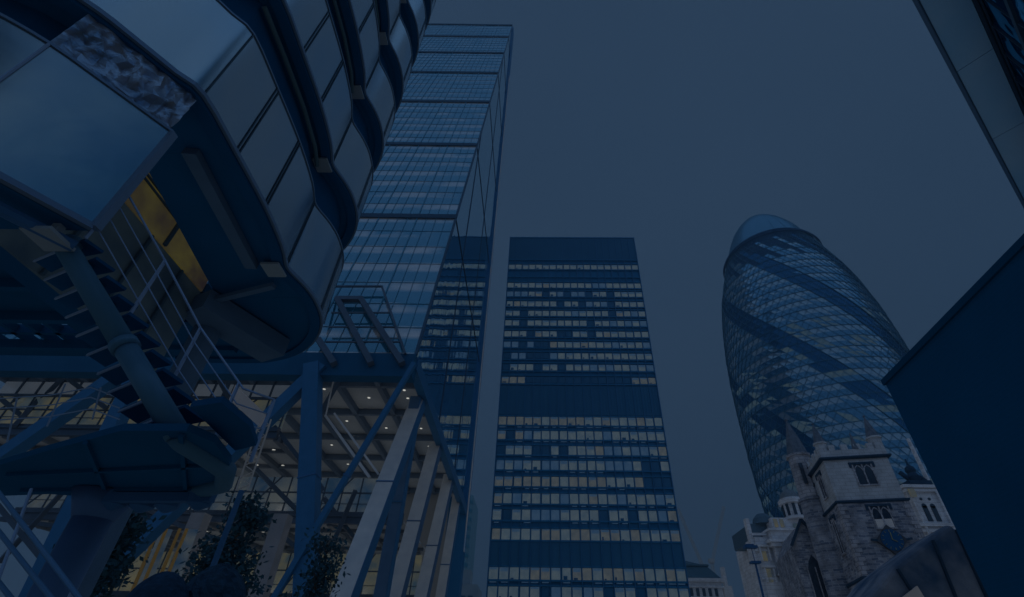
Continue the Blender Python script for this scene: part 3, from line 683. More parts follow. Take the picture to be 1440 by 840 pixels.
# ================================================================ near buildings on the right
nr = thing('dark_brick_building', 'nearly black building with slanting flat roofline at the right edge, close by', 'building', (9, 5, 0))
pA = aZ(1243, 535, 6.6); pB = aZ(1440, 335, 6.6); dd = (pB - pA).normalized()
nrm = Vector((dd.y * -1, dd.x, 0)); nrm = nrm if nrm.x > 0 else -nrm
far_ = [(pA.x, pA.y), (pA.x + dd.x * 14, pA.y + dd.y * 14), (pA.x + dd.x * 14 + nrm.x * 9, pA.y + dd.y * 14 + nrm.y * 9), (pA.x + nrm.x * 9, pA.y + nrm.y * 9)]
b = MB(); b.prism(far_, 0, 6.5); nw = b.build('wall', masonry('dark_brick', (.005, .078, .20), (.004, .076, .195), (.004, .082, .22), .23, .08, bump=.05, wear=.15), nr)
def inset(poly, o_):
    cx = sum(p[0] for p in poly) / 4; cy = sum(p[1] for p in poly) / 4
    return [(p[0] + (p[0] - cx) / abs(p[0] - cx) * o_, p[1] + (p[1] - cy) / abs(p[1] - cy) * o_) for p in poly]
b = MB(); b.prism(inset(far_, .04), 6.5, 6.62); b.build('roof_coping', mat('coping', (.004, .06, .15), .8, spec=.1), nr)
b = MB()
for k in range(4):
    q = pA + dd * (1.5 + 3 * k); q2 = q + dd * 1.4
    b.prism([(q.x - nrm.x * .02, q.y - nrm.y * .02), (q2.x - nrm.x * .02, q2.y - nrm.y * .02), (q2.x + nrm.x * .05, q2.y + nrm.y * .05), (q.x + nrm.x * .05, q.y + nrm.y * .05)], 1.0, 2.6)
b.build('window', mat('shaded_glass', (.02, .045, .08), .3), nr)

sp_ = thing('stepped_building', 'metal edged overhanging roof of a dark blue glass office, top right corner', 'office building', (25, 12, 0))
Zs = 26.0
e0 = aZ(1440, 280, Zs); e1 = aZ(1293, 0, Zs); ed = (e1 - e0).normalized(); en = Vector((ed.y, -ed.x, 0)); en = en if en.x > 0 else -en
wdt = abs((aZ(1390, 72, Zs) - aZ(1340, 105, Zs)).dot(en))
E0 = e0 - ed * 14; L_ = 46
def ET(a, c, z): return E0 + ed * a + en * c + Vector((0, 0, z - Zs))
soff = mat('soffit_panel_metal', (.26, .50, .78), .4, .15, (.16, .42, .74), .25)
b = MB(ET); s0 = (aZ(1340, 105, Zs) - E0).dot(ed); s1 = (aZ(1398, 195, Zs) - E0).dot(ed); pitch = abs(s0 - s1)
a = s0 % pitch - pitch
while a < L_:
    b.box(max(a, 0) + .02, min(a + pitch, L_) - .02, .0, wdt, Zs, Zs + .25); a += pitch
b.build('soffit_panel', soff, sp_)
b = MB(ET); b.box(0, L_, -.06, wdt + .3, Zs + .06, Zs + 1.0); b.box(0, L_, -.05, -.01, Zs - .02, Zs + .06)
b.box(0, L_, wdt + .02, wdt + .14, Zs - .05, Zs + .06); b.box(0, L_, wdt + .2, wdt + .28, Zs - .1, Zs + .06)
b.build('roof_edge', mull2, sp_)
wg = glassy('wavy_office_glass', (.16, .5, .72), (.004, .09, .28), .06, .35, .9, .35)[0]
b = MB(ET); b.box(0, L_, wdt + .3, 24, 0, Zs + .5); b.build('glass_wall', wg, sp_)
b = MB(ET)
for k in range(8): b.box(0, L_, wdt + .18, wdt + .3, k * 4.0 - .15 - .9, k * 4.0 + .15 - .9) if k else None
for k in range(24): b.box(k * 2.0, k * 2.0 + .05, wdt + .22, wdt + .3, 0, Zs)
b.build('mullion', mull2, sp_)

# low brown stone block with pale sign at bottom right
lb = thing('stone_porch', 'low brown stone porch with sloping weathered top, below the church clock', 'porch', (8.5, 12.5, 0))
q = [aY(1212, 850, 12), aY(1255, 795, 12), aY(1335, 735, 12), aY(1376, 770, 12), aY(1430, 860, 12)]
brn = mat('weathered_brown_stone', (.17, .23, .32), .95, 0, (.035, .085, .17), 1.4, .8, 5, spec=.1)
b = MB(); fr = [(q[0].x, q[0].z - 2)] + [(p.x, p.z) for p in q] + [(q[-1].x, q[-1].z - 2)]
fr = [(fr[0][0], 0)] + fr[1:-1] + [(fr[-1][0], 0)]
n = len(fr); b.add([(x, 12, z) for x, z in fr] + [(x + .5, 14.5, z) for x, z in fr], [tuple(range(n)), tuple(range(n, 2 * n))] + [(k, (k + 1) % n, n + (k + 1) % n, n + k) for k in range(n)])
po = b.build('porch_wall', brn, lb)
mdf = po.modifiers.new('soft', 'BEVEL'); mdf.width = .12; mdf.segments = 3
s_ = [aY(x, y, 11.9) for x, y in ((1270, 840), (1290, 824), (1300, 840), (1282, 856))]
b = MB(); b.add([tuple(p) for p in s_] + [(p.x, 11.96, p.z) for p in s_], [(0, 1, 2, 3), (7, 6, 5, 4), (0, 4, 5, 1), (1, 5, 6, 2), (2, 6, 7, 3), (3, 7, 4, 0)]); b.build('pale_plaque', white_board, lb)
for (xa, ya), (xb, yb) in (((1262, 800), (1300, 860)), ((1312, 760), (1352, 860)), ((1345, 745), (1392, 850))):
    b = MB(); b.beam(aY(xa, ya, 11.97), aY(xb, yb, 11.97), .05, .05); b.build('stone_joint', lead, lb)

# ================================================================ far things
rb = thing('slate_roofed_building', 'low stone building with blue slate mansard roof behind the dark tower', 'building', (50, 182, 0))
b = MB(); b.box(30, 60.6, 181, 200, 0, 28.2); b.build('wall', wst, rb)
b = MB(); b.box(29.5, 61.6, 180, 200, 28.2, 29.2); b.box(29.8, 61.2, 180.4, 200, 26.6, 27.0); b.build('cornice', wst, rb)
slate = mat('blue_slate', (.05, .13, .20), .6, 0, (.04, .10, .16), 1)
b = MB(); b.add([(29.8, 180.8, 29.2), (61.0, 180.8, 29.2), (57.6, 183.5, 33.2), (29.8, 183.5, 33.2), (29.8, 199, 29.2), (61.0, 199, 29.2), (57.6, 196, 33.2), (29.8, 196, 33.2)],
              [(0, 1, 2, 3), (1, 5, 6, 2), (5, 4, 7, 6), (4, 0, 3, 7), (3, 2, 6, 7)]); b.box(29.8, 58.2, 183.0, 196.5, 33.2, 33.7)
b.add([(40, 184, 33.7), (56.5, 184, 33.7), (50, 190, 36.5), (40, 190, 36.5), (40, 196, 33.7), (56.5, 196, 33.7)], [(0, 1, 2, 3), (1, 5, 2), (3, 2, 5, 4)]); b.build('roof', slate, rb)
b = MB()
for k in range(12): b.box(36 + k * 2.0, 37.0 + k * 2.0, 180.9, 181.02, 24.2, 26.4)
b.build('window', glassdark, rb)
b = MB(); b.box(61.8, 64.6, 183, 186, 20, 27.5); b.box(62.4, 63.4, 183, 185, 27.5, 33); b.build('chimney', wst, rb)
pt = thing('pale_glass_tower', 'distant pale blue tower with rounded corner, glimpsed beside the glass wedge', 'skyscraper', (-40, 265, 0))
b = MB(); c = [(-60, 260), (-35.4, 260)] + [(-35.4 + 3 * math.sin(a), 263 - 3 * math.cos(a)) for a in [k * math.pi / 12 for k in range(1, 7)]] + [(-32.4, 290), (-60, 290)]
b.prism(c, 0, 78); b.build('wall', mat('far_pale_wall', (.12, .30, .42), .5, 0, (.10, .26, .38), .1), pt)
b = MB()
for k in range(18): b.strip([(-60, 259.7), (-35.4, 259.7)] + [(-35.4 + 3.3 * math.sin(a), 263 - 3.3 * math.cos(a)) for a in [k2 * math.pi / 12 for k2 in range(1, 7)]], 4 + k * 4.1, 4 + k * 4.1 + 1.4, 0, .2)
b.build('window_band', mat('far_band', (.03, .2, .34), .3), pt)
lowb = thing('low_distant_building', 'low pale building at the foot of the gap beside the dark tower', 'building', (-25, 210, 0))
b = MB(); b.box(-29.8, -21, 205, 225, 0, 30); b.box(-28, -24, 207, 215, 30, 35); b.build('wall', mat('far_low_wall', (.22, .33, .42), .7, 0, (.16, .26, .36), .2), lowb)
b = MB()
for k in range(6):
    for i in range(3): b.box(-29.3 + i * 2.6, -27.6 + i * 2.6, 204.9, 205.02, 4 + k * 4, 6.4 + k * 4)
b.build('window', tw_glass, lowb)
def crane(pts_mast, pts_jib, label):
    c = thing('tower_crane', label, 'crane', tuple(pts_mast[0]), 'cranes fading into the mist')
    for nm, (p, q) in (('mast', pts_mast), ('jib', pts_jib)):
        b = MB(); p = Vector(p); q = Vector(q); d = (q - p); n = max(4, int(d.length / 4)); s_ = .8
        side = Vector((1, 0, 0)) if nm == 'mast' else d.normalized().cross(Vector((0, 1, 0)))
        up = Vector((0, 1, 0))
        cs = [side * s_ + up * s_, -side * s_ + up * s_, -side * s_ - up * s_, side * s_ - up * s_]
        for o_ in cs: b.beam(p + o_, q + o_, .35, .35)
        for k in range(n):
            for a_, b_ in ((0, 1), (1, 2), (2, 3), (3, 0)): b.beam(p + d * (k / n) + cs[a_], p + d * ((k + 1) / n) + cs[b_], .18, .18)
        b.build(nm, crane_m, c)
    b = MB(); p = Vector(pts_mast[1]); b.box(p.x - 2, p.x + 2, p.y - 1.5, p.y + 1.5, p.z, p.z + 3); b.build('cab', crane_m, c)
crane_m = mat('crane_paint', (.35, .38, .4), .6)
m0 = aY(1001, 792, 420); crane([(m0.x, 420, 0), m0], [m0, aY(1018, 712, 420)], 'faint tower crane with jib raised to the right, seen through mist')
m0 = aY(990, 800, 440); crane([(m0.x, 440, 0), m0], [m0, aY(953, 715, 440)], 'faint tower crane with jib raised to the left, beside the dark tower')

# street lamp in front of the white stone building
lp = aY(1050, 768, 40)
sl_ = thing('street_lamp', 'dark street lamp post with flat head in front of the white stone building', 'street lamp', (lp.x + .35, 40, 0))
b = MB(); b.tube([(lp.x + .35, 40, 0), (lp.x + .35, 40, 1.2), (lp.x + .35, 40, 8.8)], [.14, .1, .07], 10); b.build('pole', dark, sl_)
b = MB(); b.tube([(lp.x + .35, 40, 8.8), (lp.x + .32, 40, 9.7)], .03, 6); b.box(lp.x, lp.x + .7, 39.75, 40.25, 8.7, 8.85); b.build('bracket', dark, sl_)
b = MB(); b.box(lp.x - .22, lp.x + .72, 39.75, 40.25, 9.72, 9.9); b.box(lp.x - .05, lp.x + .5, 39.85, 40.15, 9.9, 10.0); b.build('lamp_head', dark, sl_)

# ================================================================ steel clad stair tower (left)
lt = thing('steel_clad_tower', 'stack of curved stainless steel clad floors with rounded ends, upper left', 'building', (-7, 6, 0))
plan = [(-9.4, 1.9), (-8.4, 1.78), (-7.5, 1.75), (-6.9, 1.85), (-6.4, 2.02), (-6.0, 2.24), (-5.62, 2.6), (-5.33, 3.02), (-5.08, 3.4), (-4.87, 3.72), (-4.86, 4.7), (-4.88, 5.8), (-4.98, 6.8), (-5.12, 7.35),
        (-5.10, 7.6), (-5.0, 7.95), (-4.94, 8.4), (-4.98, 8.95), (-5.12, 9.45), (-5.36, 9.9), (-5.72, 10.35), (-6.2, 10.75), (-6.8, 11.02), (-7.5, 11.15), (-9.4, 11.15)]
def smooth_plan(line, n=3):
    o_ = []
    for i in range(len(line) - 1):
        p0, p1, p2, p3 = (Vector(line[max(0, min(len(line) - 1, k))]) for k in (i - 1, i, i + 1, i + 2))
        for k in range(n):
            t = k / n; q = .5 * ((2 * p1) + (p2 - p0) * t + (2 * p0 - 5 * p1 + 4 * p2 - p3) * t * t + (3 * p1 - p0 - 3 * p2 + p3) * t**3); o_.append((q.x, q.y))
    return o_ + [tuple(line[-1])]
plan_s = smooth_plan(plan)
Z0 = 8.2; PIT = 3.42
pipe_m = mat('recess_pipe_paint', (.05, .11, .16), .7, spec=.1)
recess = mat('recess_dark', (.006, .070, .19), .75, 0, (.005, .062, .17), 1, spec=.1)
rim_m = mat('rim_metal', (.12, .22, .36), .4, .4)
joint_m = mat('panel_joint', (.03, .07, .12), .6)
def seam_positions(): return [1, 4, 9, 10, 11, 13, 17, 19, 21]
for f in range(10):
    z = Z0 + PIT * f
    b = MB(); b.strip(plan_s, z + .05, z + 1.93, 0, .06, True)
    bd = b.build('cladding_band', steel, lt)
    b = MB(); b.strip(offset(plan_s, .03), z - .03, z + .045, 0, .05); b.strip(offset(plan_s, .02), z + 1.93, z + 1.97, 0, .06); b.strip(offset(plan_s, -.03), z - .09, z - .02, 1, .2); b.build('rim', [rim_m, recess], bd)
    b = MB()
    o1 = offset(plan, .012)
    for i in seam_positions():
        x, y = o1[i]; t_ = (Vector(plan[min(i + 1, 24)]) - Vector(plan[i - 1])).normalized()
        for dl in (-.035, .035) if i > 9 else (0,):
            p = Vector((x, y, 0)) + Vector((t_.x, t_.y, 0)) * dl
            b.beam((p.x, p.y, z + .05), (p.x, p.y, z + 1.93), .02, .014, up=(t_.y, -t_.x, 0))
        b.build('panel_joint', joint_m, bd); b = MB()
    ins = offset(plan, -.42)
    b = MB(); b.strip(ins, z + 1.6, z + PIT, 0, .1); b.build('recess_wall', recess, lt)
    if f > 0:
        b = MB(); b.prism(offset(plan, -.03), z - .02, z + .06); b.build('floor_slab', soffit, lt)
    # pipe running in the recess and square plates at the shoulder
    b = MB(); b.tube([(x, y, z + PIT - .22) for x, y in offset(plan, -.30)[9:14]], .05, 8); b.build('recess_pipe', pipe_m, lt)
    b = MB(); c = Vector((-5.33, 7.35, z - .16)); b.box(c.x - .18, c.x + .18, c.y - .2, c.y + .2, c.z, c.z + .05); b.box(c.x - .05, c.x + .05, c.y - .05, c.y + .05, c.z + .05, c.z + .14)
    b.build('square_plate', mat('plate', (.16, .24, .32), .6) if f == 0 else bpy.data.materials['plate'], lt)
# lowest slab: near end, strip and far end, leaving the stair void open
near = offset(plan, -.03)
b = MB()
b.prism(near[:11] + [(-9.4, 4.7)], Z0 - .02, Z0 + .08)
b.prism([(-6.42, 4.705), near[10], near[11], near[12], near[13], near[14], near[15], near[16], (-7.05, 8.4)], Z0 - .02, Z0 + .08)
b.prism([(-9.4, 8.405), (-4.97, 8.405)] + near[17:], Z0 - .02, Z0 + .08)
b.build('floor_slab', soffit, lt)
b = MB()
b.beam((-5.5, 4.6, Z0 - .1), (-5.75, 7.3, Z0 - .1), .22, .14); b.beam(aZ(275, 425, 7.9), aZ(388, 494, 7.9), .75, .45)
b.beam(aZ(385, 402, 8.0), aZ(290, 425, 8.0), .12, .1)
b.build('soffit_duct', brown_steel, lt)
# glowing orange lift lobby glazing in the void
lob = lit('lobby_glazing', (.042, .036, .008), 1, (.012, .008, .007), 1.6, 0, .5)
zg = aX(212, 325, -7.42).z
b = MB(); b.box(-7.5, -7.42, 4.72, 8.38, zg, 11.4); b.build('lit_glazing', lob, lt)
b = MB(); b.box(-7.5, -7.44, 4.72, 8.38, 6.3, zg - .02); b.build('dull_panel', mat('dull_panel', (.10, .17, .22), .6, 0, (.05, .10, .16), 1.5), lt)
b = MB()
for y in (5.5, 6.6, 7.6): b = MB(); b.box(-7.43, -7.38, y, y + .05, 6.3, zg - .05); b.build('panel_joint', joint_m, lt)
b = MB()
for y in (5.6, 6.9): b.box(-7.41, -7.36, y, y + .07, zg, 11.4)
for z in (zg + .62, zg + .72): b.box(-7.41, -7.37, 4.72, 8.38, z, z + .03)
b.build('glazing_bar', joint_m, lt)
b = MB(); b.box(-9.4, -7.5, 4.72, 8.38, 7.2, 11.5); b.build('core_wall', recess, lt)
# lower drum under the near end
low = plan[:10]
low_s = smooth_plan(low)
b = MB(); b.strip(low_s, 5.5, 7.25, 0, .06, True); dr = b.build('lower_drum_panel', steel_dull, lt)
b = MB(); b.strip(offset(low_s, .03), 5.42, 5.49, 0, .08); b.strip(offset(low_s, .02), 7.25, 7.29, 0, .1)
x, y = plan[9]; b.box(x - .02, x + .05, y - .03, y + .06, 5.45, 7.25); b.build('rim', rim_m, dr)
b = MB(); x, y = offset(low, .012)[6]; b.box(x - .012, x + .012, y - .012, y + .012, 5.5, 7.25); b.build('panel_joint', rail, dr)
b = MB(); b.prism(offset(low, -.04) + [(-9.4, 3.7)], 5.42, 5.52); b.build('lower_soffit', soffit, lt)
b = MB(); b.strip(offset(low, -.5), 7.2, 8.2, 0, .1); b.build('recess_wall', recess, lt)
b = MB(); b.tube([(x, y, 5.26) for x, y in offset(low, -.2)], .07, 8); b.build('soffit_pipe', dark, lt)
c = aZ(66, 338, 5.2); b = MB(); b.box(c.x - .16, c.x + .16, c.y - .17, c.y + .17, 5.2, 5.24); b.box(c.x - .04, c.x + .04, c.y - .04, c.y + .04, 5.24, 5.42); b.build('square_plate', bpy.data.materials['plate'], lt)
# crumpled foil lagging between drum and tower
foil = mat('crumpled_foil', (.46, .56, .68), .34, .75, (.16, .28, .42), 3, .5, 7)
fl = MB(); seg = offset(plan, -.02)[6:10]; N1, N2 = 17, 8; rr = random.Random(5)
def lerp_line(line, t_):
    k = t_ * (len(line) - 1); i = min(int(k), len(line) - 2); f_ = k - i
    return (line[i][0] * (1 - f_) + line[i + 1][0] * f_, line[i][1] * (1 - f_) + line[i + 1][1] * f_)
vs = []
for j in range(N2 + 1):
    for i in range(N1 + 1):
        t_ = max(0, min(1, (i + (rr.uniform(-.4, .4) if 0 < i < N1 else 0)) / N1)); x, y = lerp_line(seg, t_)
        am = .045 * math.sin(math.pi * j / N2) + .012
        n_ = rr.uniform(-1, 1.4)
        vs.append((x + am * n_ - .05, y - am * n_ * .4, 7.28 + .93 * j / N2 + (rr.uniform(-.045, .045) if 0 < j < N2 else 0)))
fs = [(j * (N1 + 1) + i, j * (N1 + 1) + i + 1, (j + 1) * (N1 + 1) + i + 1, (j + 1) * (N1 + 1) + i) for j in range(N2) for i in range(N1)]
fl.add(vs, fs); fo = fl.build('foil_lagging', foil, lt)
sb_ = fo.modifiers.new('c', 'SUBSURF'); sb_.levels = 1; sb_.render_levels = 2; sb_.subdivision_type = 'SIMPLE'; so_ = fo.modifiers.new('s', 'SOLIDIFY'); so_.thickness = .01
# deck of the main building reaching left, with skylight openings
b = MB()
b.box(-26, -7.4, 8.4, 9.4, 8.30, 8.55); b.box(-26, -14.6, 9.4, 11.2, 8.30, 8.55); b.box(-11.4, -7.4, 9.4, 11.2, 8.30, 8.55)
b.box(-26, -9.4, 1.0, 8.4, 8.30, 8.55); b.box(-14.6, -11.4, 10.95, 11.2, 8.3, 8.55); b.box(-14.6, -11.4, 10.1, 10.2, 8.3, 8.55)
for x in (-13.9, -13.1, -12.5, -12.0): b.box(x, x + .12, 9.4, 10.95, 8.3, 8.5)
for k in range(8): b.box(-26, -7.6, 2 + k * 1.2, 2.15 + k * 1.2, 8.05, 8.3)
b.build('service_deck', black, lt)
b = MB(); p = Vector(aZ(305, 440, 8.2)); b.tube([(p.x, p.y, 0), (p.x, p.y, 8.2)], .27, 16); b.box(p.x - .5, p.x + .5, p.y - .5, p.y + .5, 7.9, 8.28); b.build('support_column', brown_steel, lt)

# ---------------------------------------------------------------- escape stair
st = thing('escape_stair', 'dark open metal escape stair with tubular spine descending to a rounded landing', 'staircase', (-4.6, 5, 0))
A = aZ(95, 352, 5.3); B = aZ(250, 612, 3.4); C1 = aZ(318, 662, 3.35); dirv = (B - A).normalized(); hv = Vector((dirv.x, dirv.y, 0)).normalized(); sv = Vector((hv.y, -hv.x, 0))
spine = mat('spine_tube', (.04, .13, .24), .45, .1)
b = MB(); b.tube([A + Vector((0, 0, .15)), A, A + (B - A) * .55], .105, 14); b.tube([A + (B - A) * .565, B], .105, 14)
b.tube([A + (B - A) * .54, A + (B - A) * .575], .125, 14)
mid = (B + C1) / 2 + Vector((.0, .0, .0)); b.tube([B, B + (C1 - B) * .12 + Vector((0, 0, -.02)), B + (C1 - B) * .6, C1, C1 + Vector((-.25, .45, 0)), C1 + Vector((-1.0, .9, 0)), C1 + Vector((-2.2, 1.0, 0))], .10, 12)
b.build('spine_tube', spine, st, smooth=True)
NT = 10
tread_m = mat('tread_plate', (.006, .07, .19), .7, 0, (.005, .062, .17), 4, spec=.1)
for k in range(NT):
    f_ = (k + .2) / NT; z_ = (A + (B - A) * f_).z + .14; px_, py_ = 95 + 155 * f_, 342 + 262 * f_; sc_ = 1 + .12 * f_
    q = [aZ(px_ + dx * sc_, py_ + dy * sc_, z_) for dx, dy in ((-50, 20), (20, -9), (46, 9), (20, 14), (-26, 36))]
    b = MB(); b.prism([(p.x, p.y) for p in q], z_, z_ + .035)
    b.beam(aZ(px_ - 10, py_ + 6, z_ - .03), aZ(px_ + 14, py_ + 4, z_ - .03), .05, .06)
    b.build('tread', tread_m, st)
    b = MB(); b.beam(q[0] + Vector((0, 0, .0)), q[0].lerp(q[1], .45 if k % 2 else .8), .018, .03); b.build('nosing', rail, st)
# landing: rounded slab with the disc end over the column
LZ = 3.36
def lz(x, y): p = aZ(x, y, LZ); return (p.x, p.y)
land = [lz(-60, 672), lz(60, 636), lz(170, 606), lz(262, 606), lz(300, 622), lz(322, 650), lz(323, 676), lz(300, 692), lz(250, 700), lz(170, 702), lz(70, 695), lz(-60, 700)]
b = MB(); b.prism(land, LZ, LZ + .07); b.build('landing', black, st)
for p_, q_ in (((10, 668), (305, 655)), ((30, 690), (300, 688)), ((120, 622), (150, 692)), ((255, 612), (262, 694))):
    b = MB(); b.beam(aZ(*p_, LZ - .02), aZ(*q_, LZ - .02), .04, .04); b.build('landing_rib', black, st)
b = MB(); l2 = [lz(255, 596), lz(300, 590), lz(342, 622), lz(352, 648), lz(322, 655), lz(285, 622)]; b.prism(l2, LZ + .16, LZ + .22); b.build('landing_plate', tread_m, st)
b = MB()
for x, y in ((165, 697), (205, 700), (240, 700), (285, 696)): p = aZ(x, y, LZ - .05); b.lathe([(LZ - .22, .03), (LZ - .16, .13), (LZ - .02, .15)], (p.x, p.y), 12)
b.beam(aZ(150, 700, LZ - .1), aZ(300, 700, LZ - .1), .1, .1); b.build('landing_bracket', dark, st)
cp = aZ(150, 694, LZ); b = MB(); b.tube([(cp.x, cp.y, 0), (cp.x, cp.y, LZ)], .20, 24); b.tube([(cp.x, cp.y, LZ - .3), (cp.x, cp.y, LZ - .01)], [.205, .34], 24)
b.build('column', mat('column_paint', (.05, .13, .30), .5, 0, (.04, .11, .26), 2), st, smooth=True)
# balustrade: posts and four rails
posts = [((120, 335), (178, 268)), ((182, 443), (232, 367)), ((240, 540), (280, 461)), ((297, 628), (330, 537))]
PB, PT = [], []
for k, (p, q) in enumerate(posts):
    t_ = (k + .0) / 3; zz = 5.35 + (3.5 - 5.35) * t_; base = aZ(*p, zz); d = ray(*q); hd = math.hypot(base.x, base.y); top = EYE + d * (hd / math.hypot(d.x, d.y))
    PB.append(base); PT.append(Vector((base.x, base.y, top.z)))
    b = MB(); b.beam(base, PT[-1], .035, .02); b.build('baluster', rail, st)
ends_b = aZ(352, 650, 3.45); hgt = PT[3].z - PB[3].z
EB = ends_b; ET_ = EB + Vector((0, 0, hgt))
for fr_ in (1.0, .75, .5, .24):
    P_ = [PB[k].lerp(PT[k], fr_) for k in range(4)]; kink = P_[3] + (P_[3] - P_[2]) * .10
    P_ = [P_[0] + (P_[0] - P_[1]) * .12 + Vector((0, 0, 0))] + P_ + [kink, kink.lerp(EB.lerp(ET_, fr_), .35) + Vector((.03, 0, -.01)), EB.lerp(ET_, fr_)]
    b = MB(); b.tube(P_, .014 if fr_ == 1 else .008, 6); b.build('rail', rail, st)
b = MB(); b.beam(EB, ET_, .03, .03); b.build('baluster', rail, st)
c4 = [Vector(aY(x, y, 6.0)) for x, y in ((331, 541), (374, 583), (364, 600), (322, 562))]
b = MB(); b.add([tuple(p) for p in c4] + [tuple(p + Vector((0, .04, 0))) for p in c4], [(0, 1, 2, 3), (7, 6, 5, 4), (0, 4, 5, 1), (1, 5, 6, 2), (2, 6, 7, 3), (3, 7, 4, 0)]); b.build('white_panel', white_board, st)
# second thin set of rails behind, leading left
b = MB()
for dy in (0, 14, 30):
    b.tube([aY(-20, 562 + dy, 8.5), aY(70, 556 + dy, 8.5), aY(128, 545 + dy, 8.5), aY(168, 560 + dy, 8.2)], .012, 6)
b.tube([aY(66, 600, 8.5), aY(92, 540, 8.5)], .014, 6); b.tube([aY(10, 622, 8.5), aY(24, 560, 8.5)], .014, 6); b.tube([aY(130, 590, 8.4), aY(142, 545, 8.4)], .014, 6)
b.build('far_rail', rail, st)

# lattice mast right of the stair
lm = thing('lattice_mast', 'slim pale lattice mast rising from behind the rounded end of the stair landing', 'mast', (-3.9, 8, 0))
a0, a1 = aY(374, 590, 8.0), aY(340, 690, 8.0); dz = a0 - a1; base_ = a1; b = MB()
for s_ in (-.09, .09): b.beam(base_ + Vector((s_, 0, 0)), a0 + Vector((s_, 0, 0)), .02, .02)
n = 12
for k in range(n):
    s_ = .09 if k % 2 else -.09; b.beam(base_.lerp(a0, k / n) + Vector((s_, 0, 0)), base_.lerp(a0, (k + 1) / n) + Vector((-s_, 0, 0)), .014, .014)
b.build('lattice', pale_steel, lm)
b = MB(); b.beam((base_.x, base_.y, 0), base_, .06, .06); b.build('post', dark, lm)

# near handrail bottom left (three parallel tubes and one rising strut)
rail_n = mat('navy_rail', (.06, .17, .34), .4, .2)
hr = thing('handrail', 'three parallel pale tubular rails sloping down across the bottom left corner', 'handrail', (-5, 5, 0))
def DP(x, y, d): r_ = ray(x, y); return EYE + r_ * (d / math.hypot(r_.x, r_.y))
for (x0_, y0_), (x1_, y1_), dd_ in (((-40, 643), (190, 945), 5.0), ((-40, 699), (140, 928), 5.0), ((-40, 770), (100, 950), 5.0)):
    b = MB(); b.tube([DP(x0_, y0_, dd_ + .8), DP(x1_, y1_, dd_ - 1.2)], .015, 10); b.build('rail', rail_n, hr)
p0 = DP(104, 832, 4.7); b = MB(); b.tube([(p0.x, p0.y, 0), p0], .02, 8); b.build('post', rail, hr)
p1 = DP(4, 838, 5.4); b = MB(); b.tube([DP(-15, 850, 5.5), DP(44, 688, 6.2)], .012, 8); p1 = DP(-15, 850, 5.5); b.tube([p1, (p1.x, p1.y, 0)], .02, 8); b.build('strut', rail, hr)

# ---------------------------------------------------------------- escalator with yellow edge inside the atrium
es = thing('escalator', 'escalator with amber lit edges climbing inside the atrium, behind the trees', 'escalator', (-36, 52, 0))
for k, (dx, m_) in enumerate(((0, 0), (1.3, 0), (3.4, 0), (4.5, 0))):
    b = MB(); p = aY(178 + dx * 9, 850, 50); q = aY(222 + dx * 9, 745, 54); b.beam(p, q, .28, .3); b.build('edge', mat('amber_edge', (.45, .25, .06), .5) if k == 0 else bpy.data.materials['amber_edge'], es)
b = MB(); p = aY(190, 850, 50.5); q = aY(235, 745, 54.5); b.beam(p, q, 1.0, .2); b.beam(p + Vector((2.6, 0, 0)), q + Vector((2.6, 0, 0)), 1.0, .2)
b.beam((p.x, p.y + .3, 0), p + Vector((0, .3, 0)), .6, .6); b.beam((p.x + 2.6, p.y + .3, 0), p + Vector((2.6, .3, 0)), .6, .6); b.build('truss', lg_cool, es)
pier_m = mat('pier_concrete', (.24, .26, .30), .8, 0, (.18, .21, .25), .6)
# concrete piers seen between the trees
for i, (p_, q_, wd, lab) in enumerate((((393, 730), (352, 850), 1.5, 'pale square pier behind the tree, left of the thick blue leg'), ((262, 762), (238, 850), 1.5, 'pale square pier above the two people, behind the escalator'))):
    pa = aY(*p_, 55); o = MB(); o.box(pa.x - wd / 2, pa.x + wd / 2, 55, 56.4, 0, 15.5)
    tag(o.build('pier', pier_m), lab, 'pier', 'piers of the atrium')

# ---------------------------------------------------------------- trees
def tree(px, py_top, Y, spread, label, n_leaf=2600, seed=1):
    rr = random.Random(seed); top = aY(px, py_top, Y); H = top.z; base = Vector((top.x, Y, 0))
    t = thing('young_tree', label, 'tree', tuple(base), 'young trees in front of the atrium')
    b = MB(); tips = []
    b.tube([base, base + Vector((.05, 0, H * .35)), base + Vector((-.05, .05, H * .7)), base + Vector((0, 0, H * .97))], [.09, .07, .045, .012], 7)
    for k in range(34):
        z0 = H * rr.uniform(.3, .95); a = rr.uniform(0, 2 * math.pi); L = spread * (1.15 - z0 / H * .75) * rr.uniform(.5, 1.05)
        p = base + Vector((0, 0, z0)); q = p + Vector((math.cos(a) * L, math.sin(a) * L, L * rr.uniform(.2, .7))); mdp = p.lerp(q, .5) + Vector((rr.uniform(-.1, .1), rr.uniform(-.1, .1), .08))
        b.tube([p, mdp, q], [.03, .02, .008], 5); tips += [p.lerp(mdp, .7), mdp, mdp.lerp(q, .5), q]
    b.build('trunk', bark, t)
    c = MB()
    for k in range(n_leaf):
        ctr = rr.choice(tips) + Vector((rr.gauss(0, .26), rr.gauss(0, .26), rr.gauss(0, .26)))
        s_ = rr.uniform(.07, .15); u = Vector((rr.uniform(-1, 1), rr.uniform(-1, 1), rr.uniform(-1, 1))).normalized(); v = u.orthogonal().normalized()
        c.add([ctr - u * s_, ctr + v * s_ * .5, ctr + u * s_, ctr - v * s_ * .5], [(0, 1, 2, 3)], 0)
    c.build('crown', leaf, t)
tree(352, 705, 20, 1.5, 'slender leafy tree left of the thick blue leg, in front of a pale pier', 3000, 2)
tree(462, 758, 24, 1.5, 'small leafy tree just right of the thick blue leg', 2200, 5)
tree(176, 716, 17, 1.2, 'dark leafy tree right of the round stair column', 2600, 9)
